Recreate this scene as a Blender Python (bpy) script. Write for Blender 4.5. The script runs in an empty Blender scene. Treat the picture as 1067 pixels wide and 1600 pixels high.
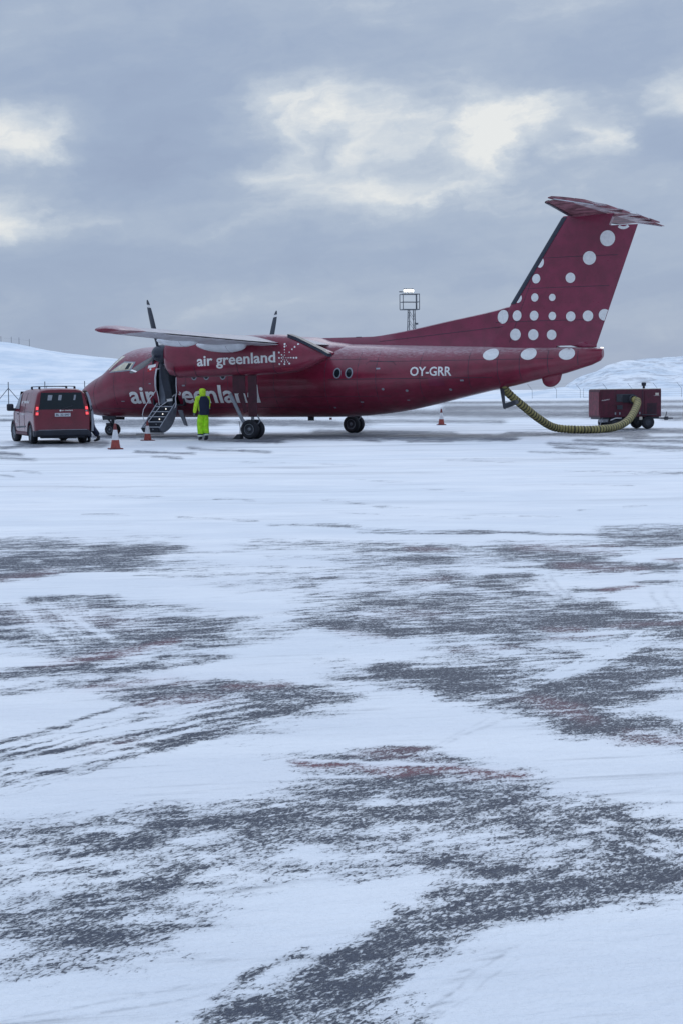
import bpy, bmesh, math, random
import numpy as np
from math import radians as R, sin, cos, pi, sqrt
from mathutils import Vector, Matrix
from mathutils.bvhtree import BVHTree

random.seed(7)
S = bpy.context.scene
C = bpy.context.collection

# ------------------------------------------------------------------ camera
CAM_H, PITCH, ROLL, FPX = 1.603, R(-4.227), R(-0.65), 2551.8
cam_d = bpy.data.cameras.new('camera'); cam = bpy.data.objects.new('camera', cam_d); C.objects.link(cam)
cam_d.sensor_fit = 'VERTICAL'; cam_d.sensor_height = 36.0; cam_d.sensor_width = 36.0
cam_d.lens = FPX/1600*36.0
cam_d.clip_start = 0.1; cam_d.clip_end = 6000
cam.matrix_world = Matrix.Translation((0, 0, CAM_H)) @ Matrix.Rotation(pi/2+PITCH, 4, 'X') @ Matrix.Rotation(ROLL, 4, 'Z')
S.camera = cam
S.render.resolution_x = 682; S.render.resolution_y = 1024
S.view_settings.view_transform = 'Standard'; S.view_settings.look = 'None'
S.view_settings.exposure = 0.0; S.view_settings.gamma = 1.0

# ------------------------------------------------------------------ node helpers
class NT:
    def __init__(s, tree): s.t = tree; s.n = tree.nodes; s.l = tree.links
    def new(s, typ, **kw):
        n = s.n.new(typ)
        for k, v in kw.items(): setattr(n, k, v)
        return n
    def put(s, sock, v):
        if isinstance(v, bpy.types.NodeSocket): s.l.new(v, sock)
        elif v is not None:
            if isinstance(v, (tuple, list)) and sock.type == 'RGBA' and len(v) == 3: v = (*v, 1)
            sock.default_value = v
    def math(s, op, a, b=None, c=None, clamp=False):
        n = s.new('ShaderNodeMath', operation=op); n.use_clamp = clamp
        s.put(n.inputs[0], a); s.put(n.inputs[1], b); s.put(n.inputs[2], c)
        return n.outputs[0]
    def mix(s, f, a, b, blend='MIX'):
        n = s.new('ShaderNodeMix', data_type='RGBA', blend_type=blend)
        s.put(n.inputs[0], f); s.put(n.inputs[6], a); s.put(n.inputs[7], b)
        return n.outputs[2]
    def noise(s, vec, scale, detail=4, rough=.55, dist=0.0, dim='3D'):
        n = s.new('ShaderNodeTexNoise', noise_dimensions=dim)
        s.put(n.inputs['Vector'], vec); n.inputs['Scale'].default_value = scale
        n.inputs['Detail'].default_value = detail; n.inputs['Roughness'].default_value = rough
        n.inputs['Distortion'].default_value = dist
        return n.outputs[0]
    def mapping(s, vec, loc=(0,0,0), rot=(0,0,0), scale=(1,1,1)):
        if any(rot) and tuple(scale) != (1,1,1): vec = s.mapping(vec, rot=rot); rot = (0,0,0)   # turn first, then stretch
        n = s.new('ShaderNodeMapping'); s.put(n.inputs[0], vec)
        n.inputs[1].default_value = loc; n.inputs[2].default_value = rot; n.inputs[3].default_value = scale
        return n.outputs[0]
    def smooth(s, v, lo, hi, a=0., b=1.):
        n = s.new('ShaderNodeMapRange', interpolation_type='SMOOTHSTEP')
        s.put(n.inputs[0], v); s.put(n.inputs[1], lo); s.put(n.inputs[2], hi); s.put(n.inputs[3], a); s.put(n.inputs[4], b)
        return n.outputs[0]

# ------------------------------------------------------------------ sky and sun
SUN_EL, SUN_AZ = 38., 18.       # weak light behind the cloud, beyond the aircraft
world = bpy.data.worlds.new('World'); S.world = world; world.use_nodes = True
w = NT(world.node_tree); w.n.clear()
tc = w.new('ShaderNodeTexCoord')
sep = w.new('ShaderNodeSeparateXYZ'); w.l.new(tc.outputs['Generated'], sep.inputs[0])
az = w.math('ARCTAN2', sep.outputs[0], sep.outputs[1])
el = w.math('ARCSINE', sep.outputs[2])
cmb = w.new('ShaderNodeCombineXYZ'); w.put(cmb.inputs[0], az); w.put(cmb.inputs[1], el)
ang = cmb.outputs[0]
# billow warp so that the cloud edges are ragged
wn = w.new('ShaderNodeTexNoise'); w.put(wn.inputs['Vector'], w.mapping(ang, scale=(1, 1.7, 1)))
wn.inputs['Scale'].default_value = 13; wn.inputs['Detail'].default_value = 6; wn.inputs['Roughness'].default_value = .58
wsub = w.new('ShaderNodeVectorMath', operation='SUBTRACT'); w.put(wsub.inputs[0], wn.outputs[1]); wsub.inputs[1].default_value = (.5,.5,.5)
wsc = w.new('ShaderNodeVectorMath', operation='MULTIPLY'); w.put(wsc.inputs[0], wsub.outputs[0]); wsc.inputs[1].default_value = (.11,.05,0)
wad = w.new('ShaderNodeVectorMath', operation='ADD'); w.put(wad.inputs[0], ang); w.put(wad.inputs[1], wsc.outputs[0])
sp2 = w.new('ShaderNodeSeparateXYZ'); w.put(sp2.inputs[0], wad.outputs[0])
# thin places and thick masses of the cloud deck: azimuth, elevation (rad), half sizes, strength
def A(px, py, rx, ry, k):
    return ((px-533.5)/FPX, (611-(px-533.5)*.0113-py)/FPX, rx/FPX, ry/FPX, k)
BLOBS = [A(533,500,1200,80,-.16), A(10,200,110,40,.16), A(30,320,100,34,.20), A(230,350,260,10,.12), A(640,300,260,26,.16), A(40,195,110,26,.62), A(20,290,80,60,.35), A(470,168,75,36,.72), A(425,232,46,22,.55), A(640,160,190,30,.50), A(655,195,120,22,.35),
         A(790,180,60,42,.62), A(838,138,60,22,.5), A(922,205,26,24,.75), A(1040,122,70,26,.70), A(740,262,110,22,.32), A(560,275,160,36,.30), A(1000,250,90,18,.2),
         A(270,215,150,62,-.62), A(215,290,120,40,-.40), A(360,265,100,40,-.25), A(930,160,80,34,-.42), A(985,215,70,36,-.42), A(870,235,55,20,-.25), A(600,35,420,40,.12), A(130,120,160,34,-.10),
         A(330,60,260,30,-.05), A(560,225,90,14,-.22), A(700,222,80,12,-.25), A(150,420,260,34,-.20), A(800,440,300,26,-.10), A(600,345,420,16,-.12), A(560,482,330,26,.16), A(230,330,190,9,.18), A(120,540,230,22,-.22),
         A(1000,500,160,16,.10), A(760,392,300,12,-.08)]
acc = 0.0
for (a0, e0, sa, se, k) in BLOBS:
    k = k*1.12 if k > 0 else k*.62; e0 = e0-.013 if k > .2 else e0
    da = w.math('DIVIDE', w.math('SUBTRACT', sp2.outputs[0], a0), sa)
    de = w.math('DIVIDE', w.math('SUBTRACT', sp2.outputs[1], e0), se)
    q = w.math('ADD', w.math('MULTIPLY', da, da), w.math('MULTIPLY', de, de))
    g = w.math('MULTIPLY', w.math('EXPONENT', w.math('MULTIPLY', q, -.60)), k*.72)
    acc = w.math('ADD', acc, g)
n1 = w.noise(w.mapping(wad.outputs[0], loc=(3.1,.7,0), rot=(0,0,R(-9)), scale=(1, 2.6, 1)), 10, 7, .56)
n2 = w.noise(w.mapping(ang, loc=(.4,2.7,0), rot=(0,0,R(-7)), scale=(1, 6, 1)), 9, 6, .58, .4)
n3 = w.noise(w.mapping(wad.outputs[0], scale=(1,1.5,1)), 38, 6, .62)
acc = w.math('MULTIPLY', acc, w.math('ADD', .42, w.math('MULTIPLY', w.smooth(w.noise(w.mapping(wad.outputs[0], loc=(9,4,0), rot=(0,0,R(-14)), scale=(1,2.0,1)), 14, 6, .54), .25, .75), 1.0)))
val = w.math('ADD', acc, .385)
val = w.math('ADD', val, w.math('MULTIPLY', w.math('SUBTRACT', n1, .5), .70))
val = w.math('ADD', val, w.math('MULTIPLY', w.math('SUBTRACT', n2, .5), .36))
val = w.math('ADD', val, w.math('MULTIPLY', w.math('SUBTRACT', n3, .5), .22))
cr = w.new('ShaderNodeValToRGB'); w.put(cr.inputs[0], val)
e = cr.color_ramp; e.elements[0].position = 0.0; e.elements[0].color = (.315,.395,.555,1)
e.elements[1].position = 1.0; e.elements[1].color = (.82,.84,.84,1)
for p_, c_ in ((.28,(.345,.432,.59,1)), (.5,(.405,.49,.63,1)), (.74,(.575,.645,.735,1))):
    x_ = e.elements.new(p_); x_.color = c_
# the deck is brighter overhead (overcast law) and bluer
lift = w.math('ADD', 1.0, w.math('MULTIPLY', w.smooth(el, .22, 1.1), 1.12))
vm = w.new('ShaderNodeVectorMath', operation='SCALE'); w.put(vm.inputs[0], cr.outputs[0]); w.put(vm.inputs['Scale'], lift)
sky = w.new('ShaderNodeTexSky', sky_type='NISHITA'); sky.sun_disc = False
sky.sun_elevation = R(SUN_EL); sky.sun_rotation = R(SUN_AZ)
bg1 = w.new('ShaderNodeBackground'); w.put(bg1.inputs[0], sky.outputs[0]); bg1.inputs[1].default_value = .05
bg2 = w.new('ShaderNodeBackground'); w.put(bg2.inputs[0], vm.outputs[0]); bg2.inputs[1].default_value = 1.0
mx = w.new('ShaderNodeMixShader'); mx.inputs[0].default_value = .93
w.l.new(bg1.outputs[0], mx.inputs[1]); w.l.new(bg2.outputs[0], mx.inputs[2])
wo = w.new('ShaderNodeOutputWorld'); w.l.new(mx.outputs[0], wo.inputs[0])

sd = bpy.data.lights.new('sun', 'SUN'); sd.energy = 0.5; sd.angle = R(40); sd.color = (1,.95,.88)
sun = bpy.data.objects.new('sun', sd); C.objects.link(sun)
sun.rotation_euler = Vector((sin(R(SUN_AZ))*cos(R(SUN_EL)), cos(R(SUN_AZ))*cos(R(SUN_EL)), sin(R(SUN_EL)))).to_track_quat('Z','Y').to_euler()

# ------------------------------------------------------------------ materials
def mat(name, col, rough=.6, metal=0., spec=.5, coat=0., bump=0., bscale=40, vary=0., vscale=6, emit=None, estr=0., alpha=None):
    m = bpy.data.materials.new(name); m.use_nodes = True
    t = NT(m.node_tree); b = t.n['Principled BSDF']
    b.inputs['Base Color'].default_value = (*col, 1); b.inputs['Roughness'].default_value = rough
    b.inputs['Metallic'].default_value = metal; b.inputs['Specular IOR Level'].default_value = spec
    b.inputs['Coat Weight'].default_value = coat; b.inputs['Coat Roughness'].default_value = .08
    tcn = t.new('ShaderNodeTexCoord')
    if vary:
        n = t.noise(tcn.outputs['Object'], vscale, 5, .6)
        f = t.smooth(n, .3, .72)
        t.put(b.inputs['Base Color'], t.mix(f, tuple(c*(1-vary) for c in col), tuple(min(1, c*(1+vary)) for c in col)))
        t.put(b.inputs['Roughness'], t.math('ADD', t.math('MULTIPLY', n, .3), rough-.15, clamp=True))
    if bump:
        bn = t.new('ShaderNodeBump'); bn.inputs['Strength'].default_value = bump; bn.inputs['Distance'].default_value = .02
        t.put(bn.inputs['Height'], t.noise(tcn.outputs['Object'], bscale, 4, .6)); t.l.new(bn.outputs[0], b.inputs['Normal'])
    if emit:
        b.inputs['Emission Color'].default_value = (*emit, 1); b.inputs['Emission Strength'].default_value = estr
    return m

def red_paint(name, col, dust=.5, salt=0.):
    """gloss paint with a film of rime on what faces up, grime streaks and panel seams"""
    m = bpy.data.materials.new(name); m.use_nodes = True
    t = NT(m.node_tree); b = t.n['Principled BSDF']
    tcn = t.new('ShaderNodeTexCoord'); geo = t.new('ShaderNodeNewGeometry')
    sepn = t.new('ShaderNodeSeparateXYZ'); t.l.new(geo.outputs['Normal'], sepn.inputs[0])
    n = t.noise(tcn.outputs['Object'], 2.2, 6, .62)
    nf = t.noise(t.mapping(tcn.outputs['Object'], scale=(1,1,4)), 7, 6, .65)
    base = t.mix(t.smooth(n, .3, .7), tuple(c*.82 for c in col), tuple(c*1.15 for c in col))
    grime = t.smooth(t.noise(t.mapping(tcn.outputs['Object'], scale=(3,3,.5)), 1.6, 6, .7), .56, .8, 0, .45)
    base = t.mix(grime, base, (.075,.03,.04))
    rime = t.math('MULTIPLY', t.smooth(t.math('ADD', sepn.outputs[2], t.math('MULTIPLY', t.math('SUBTRACT', nf, .5), .7)), .62, 1.05), dust, clamp=True)
    base = t.mix(rime, base, (.70,.60,.62))
    if salt:
        so = t.new('ShaderNodeSeparateXYZ'); t.l.new(tcn.outputs['Object'], so.inputs[0])
        sf = t.math('MULTIPLY', t.smooth(t.math('ADD', so.outputs[2], t.math('MULTIPLY', nf, .5)), 1.25, .45), salt, clamp=True)
        base = t.mix(sf, base, (.30,.27,.28))
    t.put(b.inputs['Base Color'], base)
    t.put(b.inputs['Roughness'], t.math('ADD', .20, t.math('ADD', t.math('MULTIPLY', nf, .22), t.math('MULTIPLY', rime, .5)), clamp=True))
    b.inputs['Specular IOR Level'].default_value = .5; b.inputs['Coat Weight'].default_value = .35; b.inputs['Coat Roughness'].default_value = .12
    bn = t.new('ShaderNodeBump'); bn.inputs['Strength'].default_value = .12; bn.inputs['Distance'].default_value = .03
    t.put(bn.inputs['Height'], t.noise(tcn.outputs['Object'], 1.4, 3, .5)); t.l.new(bn.outputs[0], b.inputs['Normal'])
    return m

RED = (.195,.013,.038)
M = dict(
    red=red_paint('aircraft_red', RED, .55),
    tailpale=mat('elevator_rimed', (.52,.43,.45), .6, vary=.5, vscale=4),
    tailred=mat('tailplane_red', (.24,.10,.12), .55, vary=.6, vscale=2.2),
    doorshade=mat('gear_door_red_shaded', (.062,.008,.022), .5, vary=.3, vscale=5),  # aircraft red darkened: belly shade put into the colour of doors and strut
    redfin=red_paint('fin_red', (.195,.014,.050), .3),
    vanred=red_paint('van_red', (.165,.006,.022), .2, .08),
    cartred=mat('cart_red', (.085,.009,.026), .55, vary=.3, vscale=5, bump=.1, bscale=9),
    white=mat('marking_white', (.80,.80,.79), .5, vary=.07, vscale=9),
    wing=mat('wing_grey', (.42,.40,.43), .42, vary=.16, vscale=3, coat=.1),
    pod=mat('fairing_white', (.74,.75,.78), .38, vary=.08, vscale=3),
    boot=mat('deice_rubber', (.018,.026,.045), .38, vary=.25, vscale=8),
    blade=mat('propeller_black', (.028,.036,.055), .4, vary=.2, vscale=6),
    spin=mat('spinner_black', (.025,.03,.05), .3),
    tyre=mat('tyre_rubber', (.018,.02,.028), .75, vary=.3, vscale=14, bump=.25, bscale=30),
    rim=mat('wheel_metal', (.20,.22,.25), .4, .5, vary=.15),
    strut=mat('strut_grey', (.30,.32,.36), .45, .2, vary=.15),
    steel=mat('dark_steel', (.055,.06,.075), .5, .3, vary=.25),
    grey=mat('stair_grey', (.16,.18,.22), .5, vary=.2, vscale=5),
    dark=mat('dark_interior', (.02,.024,.036), .7),
    tread=mat('tread_edge', (.42,.45,.5), .5),
    rail=mat('rail_white', (.62,.62,.66), .4),
    glass=mat('dark_glass', (.010,.018,.024), .12, spec=.35),
    cockpit_sheen=mat('cockpit_glass_sheen', (.62,.56,.40), .12, spec=.9, coat=.8, vary=.3, vscale=2.2),  # yellowish reflection painted into the base colour of the panes
    plastic=mat('black_plastic', (.022,.026,.04), .6, vary=.2, bump=.1),
    light=mat('lens_white', (.8,.8,.8), .2, emit=(1,.95,.85), estr=1.2),
    tail=mat('tail_lens_lit', (.5,.02,.02), .25, emit=(1,.10,.13), estr=1.1),
    taild=mat('tail_lens', (.25,.01,.015), .2, coat=.5),
    cone=mat('cone_orange', (.27,.045,.035), .55, vary=.25, vscale=12),
    coned=mat('cone_tip', (.16,.03,.03), .6, vary=.25, vscale=12),
    conew=mat('cone_white', (.62,.62,.64), .5, vary=.15, vscale=12),
    hose=mat('hose_yellow', (.36,.31,.115), .7, vary=.25, vscale=9, bump=.25, bscale=22),
    hosed=mat('hose_band', (.085,.08,.05), .75, vary=.2, vscale=9),
    cream=mat('roof_cream', (.62,.58,.5), .6, vary=.15),
    galv=mat('galvanised', (.13,.14,.16), .5, .4),
    hiv=mat('hi_vis_yellow', (.40,.84,.015), .75, vary=.22, vscale=9, bump=.35, bscale=14),
    hivy=mat('hi_vis_jacket', (.52,.80,.03), .75, vary=.2, vscale=9, bump=.35, bscale=14),
    navy=mat('navy_cloth', (.014,.02,.05), .85, bump=.3, bscale=16),
    refl=mat('reflective_tape', (.6,.66,.6), .35),
    boot_l=mat('boot_leather', (.02,.022,.03), .6),
    jac=mat('grey_jacket', (.22,.23,.26), .85, bump=.3, bscale=16),
    skin=mat('skin', (.42,.25,.18), .55),
    glove=mat('glove_grey', (.14,.15,.16), .8),
    hair=mat('hair_brown', (.05,.035,.025), .7),
    flagr=mat('flag_red', (.45,.02,.03), .5),
    lamp=mat('floodlight_lens', (.9,.9,.85), .3, emit=(1,.94,.78), estr=12),
    plate=mat('plate_white', (.6,.62,.66), .4),
    ink=mat('plate_ink', (.03,.03,.05), .5),
    patch=mat('repair_patch', (.26,.03,.05), .4, vary=.15),
)

# ------------------------------------------------------------------ mesh helpers
def link(name, verts, faces, m=None, parent=None, smooth=True, loc=None, mats=None, fm=None):
    me = bpy.data.meshes.new(name); me.from_pydata([tuple(map(float, v)) for v in verts], [], faces); me.validate()
    if smooth: me.shade_smooth()
    o = bpy.data.objects.new(name, me); C.objects.link(o)
    for mm in (mats or [m]): me.materials.append(mm)
    if fm: 
        for p_, k in zip(me.polygons, fm): p_.material_index = k
    if parent: o.parent = parent
    if loc: o.location = loc
    return o
def frombm(name, bm, m, parent=None, smooth=False, mats=None):
    me = bpy.data.meshes.new(name); bmesh.ops.recalc_face_normals(bm, faces=bm.faces); bm.to_mesh(me); bm.free()
    if smooth: me.shade_smooth()
    o = bpy.data.objects.new(name, me); C.objects.link(o)
    for mm in (mats or [m]): me.materials.append(mm)
    if parent: o.parent = parent
    return o
def empty(name, loc=(0,0,0), rz=0.):
    o = bpy.data.objects.new(name, None); C.objects.link(o); o.location = loc; o.rotation_euler = (0,0,rz); o.empty_display_size = .2
    return o
def tag(o, label=None, cat=None, group=None, kind=None):
    if label: o['label'] = label
    if cat: o['category'] = cat
    if group: o['group'] = group
    if kind: o['kind'] = kind
    return o
def autosmooth(o, a=35):
    me = o.data; bm = bmesh.new(); bm.from_mesh(me)
    for ed in bm.edges:
        if len(ed.link_faces) == 2: ed.smooth = ed.calc_face_angle(0) < R(a)
    for f in bm.faces: f.smooth = True
    bm.to_mesh(me); bm.free(); return o
def add_box(bm, c, s, rot=None, bev=0.0, mi=0):
    b2 = bmesh.new(); bmesh.ops.create_cube(b2, size=1); bmesh.ops.scale(b2, vec=s, verts=b2.verts)
    if bev: bmesh.ops.bevel(b2, geom=list(b2.edges), offset=bev, segments=2, affect='EDGES', profile=.5)
    if rot is not None: bmesh.ops.transform(b2, matrix=rot.to_4x4(), verts=b2.verts)
    bmesh.ops.translate(b2, vec=c, verts=b2.verts)
    for f in b2.faces: f.material_index = mi
    me = bpy.data.meshes.new('t'); b2.to_mesh(me); b2.free(); bm.from_mesh(me); bpy.data.meshes.remove(me)
def box(name, c, s, m, parent=None, rot=None, bev=.01):
    bm = bmesh.new(); add_box(bm, c, s, rot, bev); return frombm(name, bm, m, parent)
def add_tube(bm, pts, r, seg=8, caps=True, mi=0, fmi=None):
    pts = [Vector(p) for p in pts]; n = len(pts)
    rs = r if isinstance(r, (list, tuple)) else [r]*n
    up = None; rings = []
    for i, p in enumerate(pts):
        d = (pts[min(i+1,n-1)]-pts[max(i-1,0)]).normalized()
        if up is None:
            up = Vector((0,0,1)) if abs(d.z) < .9 else Vector((1,0,0))
        side = d.cross(up).normalized(); up = side.cross(d).normalized()
        rings.append([bm.verts.new(p+(side*cos(2*pi*k/seg)+up*sin(2*pi*k/seg))*rs[i]) for k in range(seg)])
    for i in range(n-1):
        for k in range(seg):
            f = bm.faces.new((rings[i][k], rings[i][(k+1)%seg], rings[i+1][(k+1)%seg], rings[i+1][k])); f.smooth = True
            f.material_index = fmi(i) if fmi else mi
    if caps:
        for rg in (rings[0], rings[-1]):
            f = bm.faces.new(rg); f.material_index = mi
def tube(name, pts, r, m, parent=None, seg=8):
    bm = bmesh.new(); add_tube(bm, pts, r, seg); return frombm(name, bm, m, parent, smooth=False) if seg < 6 else autosmooth(frombm(name, bm, m, parent))
def loft(name, rings, m, parent=None, caps=True, mats=None, closed=True):
    """rings: list of equally long lists of points"""
    n = len(rings[0]); V = [p for r_ in rings for p in r_]; F = []
    for i in range(len(rings)-1):
        for k in range(n if closed else n-1):
            a = i*n+k; b = i*n+(k+1)%n; F.append((a, b, b+n, a+n))
    if caps:
        F.append(tuple(range(n))[::-1]); F.append(tuple(range((len(rings)-1)*n, len(rings)*n)))
    bm = bmesh.new(); vs = [bm.verts.new(v) for v in V]
    for f in F:
        try: bm.faces.new([vs[i] for i in f])
        except ValueError: pass
    bmesh.ops.remove_doubles(bm, verts=bm.verts, dist=1e-5)
    return autosmooth(frombm(name, bm, m, parent, mats=mats), 40)
def lathe(bm, c, axis, prof, seg=28, mi=0, mis=None):
    """prof: list of (along, radius); axis a unit vector"""
    axis = Vector(axis).normalized(); u = axis.orthogonal().normalized(); v = axis.cross(u); c = Vector(c)
    rings = []
    for (a, r_) in prof:
        if r_ < 1e-5: rings.append([bm.verts.new(c+axis*a)])
        else: rings.append([bm.verts.new(c+axis*a+(u*cos(2*pi*k/seg)+v*sin(2*pi*k/seg))*r_) for k in range(seg)])
    for i in range(len(rings)-1):
        A_, B_ = rings[i], rings[i+1]
        for k in range(seg):
            k2 = (k+1) % seg
            if len(A_) == 1 and len(B_) == 1: continue
            vs = [A_[0], B_[k2], B_[k]] if len(A_) == 1 else ([A_[k], A_[k2], B_[0]] if len(B_) == 1 else [A_[k], A_[k2], B_[k2], B_[k]])
            f = bm.faces.new(vs); f.smooth = True; f.material_index = mis[i] if mis else mi
def interp(x, xs, ys):
    """monotone cubic"""
    xs = np.array(xs, float); ys = np.array(ys, float)
    h = np.diff(xs); d = np.diff(ys)/h; m_ = np.zeros(len(xs)); m_[0] = d[0]; m_[-1] = d[-1]
    for i in range(1, len(xs)-1): m_[i] = 0 if d[i-1]*d[i] <= 0 else 2*d[i-1]*d[i]/(d[i-1]+d[i])
    x = np.clip(x, xs[0], xs[-1]); i = min(max(int(np.searchsorted(xs, x))-1, 0), len(h)-1); t = (x-xs[i])/h[i]
    return float((2*t**3-3*t**2+1)*ys[i]+(t**3-2*t**2+t)*h[i]*m_[i]+(-2*t**3+3*t**2)*ys[i+1]+(t**3-t**2)*h[i]*m_[i+1])
def dgmesh(o):
    dg = bpy.context.evaluated_depsgraph_get(); dg.update()
    me = bpy.data.meshes.new_from_object(o.evaluated_get(dg)); old = o.data; o.modifiers.clear(); o.data = me; return o
def text_bm(txt, size, bold=.012, spacing=1.0, cuts=None, font_shear=0.):
    cu = bpy.data.curves.new('t', 'FONT'); cu.body = txt; cu.size = size; cu.offset = bold*size; cu.space_character = spacing; cu.resolution_u = 3; cu.shear = font_shear
    o = bpy.data.objects.new('t', cu); C.objects.link(o)
    dg = bpy.context.evaluated_depsgraph_get(); dg.update(); me = bpy.data.meshes.new_from_object(o.evaluated_get(dg))
    bm = bmesh.new(); bm.from_mesh(me); bpy.data.objects.remove(o); bpy.data.curves.remove(cu); bpy.data.meshes.remove(me)
    return bm
def fit_bm(bm, x0, x1, z0, z1):
    xs = [v.co.x for v in bm.verts]; ys = [v.co.y for v in bm.verts]; a, b = min(xs), max(xs); c, d = min(ys), max(ys)
    for v in bm.verts: v.co = Vector((x0+(v.co.x-a)/(b-a)*(x1-x0), 0, z0+(v.co.y-c)/(d-c)*(z1-z0)))
def slice_bm(bm, step, x=True):
    zs = [v.co.z for v in bm.verts]; xs = [v.co.x for v in bm.verts]
    for k in np.arange(min(zs)+step, max(zs), step):
        bmesh.ops.bisect_plane(bm, geom=bm.verts[:]+bm.edges[:]+bm.faces[:], plane_co=(0,0,k), plane_no=(0,0,1))
    if x:
        for k in np.arange(min(xs)+step*2, max(xs), step*2):
            bmesh.ops.bisect_plane(bm, geom=bm.verts[:]+bm.edges[:]+bm.faces[:], plane_co=(k,0,0), plane_no=(1,0,0))

# ------------------------------------------------------------------ apron
NR = 760
def ground_to_px(x, y, z=0.):
    """ground point to the image pixel coordinates the snow cover was placed in"""
    cp, sp = cos(PITCH), sin(PITCH); zz = z-CAM_H
    d = y*cp+zz*sp; u = -y*sp+zz*cp; X = x/d*FPX; Y = -u/d*FPX; c_, s_ = cos(ROLL), sin(ROLL)
    return 533.5+X*c_-Y*s_, 800+X*s_+Y*c_
def vnoise(x, y, seed=0):
    rs = np.random.RandomState(seed); T = rs.rand(256, 256)
    xi = np.floor(x).astype(int); yi = np.floor(y).astype(int); fx = x-xi; fy = y-yi
    fx = fx*fx*(3-2*fx); fy = fy*fy*(3-2*fy)
    g_ = lambda a, b: T[a % 256, b % 256]
    return (g_(xi,yi)*(1-fx)+g_(xi+1,yi)*fx)*(1-fy)+(g_(xi,yi+1)*(1-fx)+g_(xi+1,yi+1)*fx)*fy
def fbm(x, y, seed=0, o=4):
    r_ = 0; a = .5
    for k in range(o): r_ = r_+a*vnoise(x*2**k, y*2**k, seed+k); a *= .5
    return r_/(1-.5**o)
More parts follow.
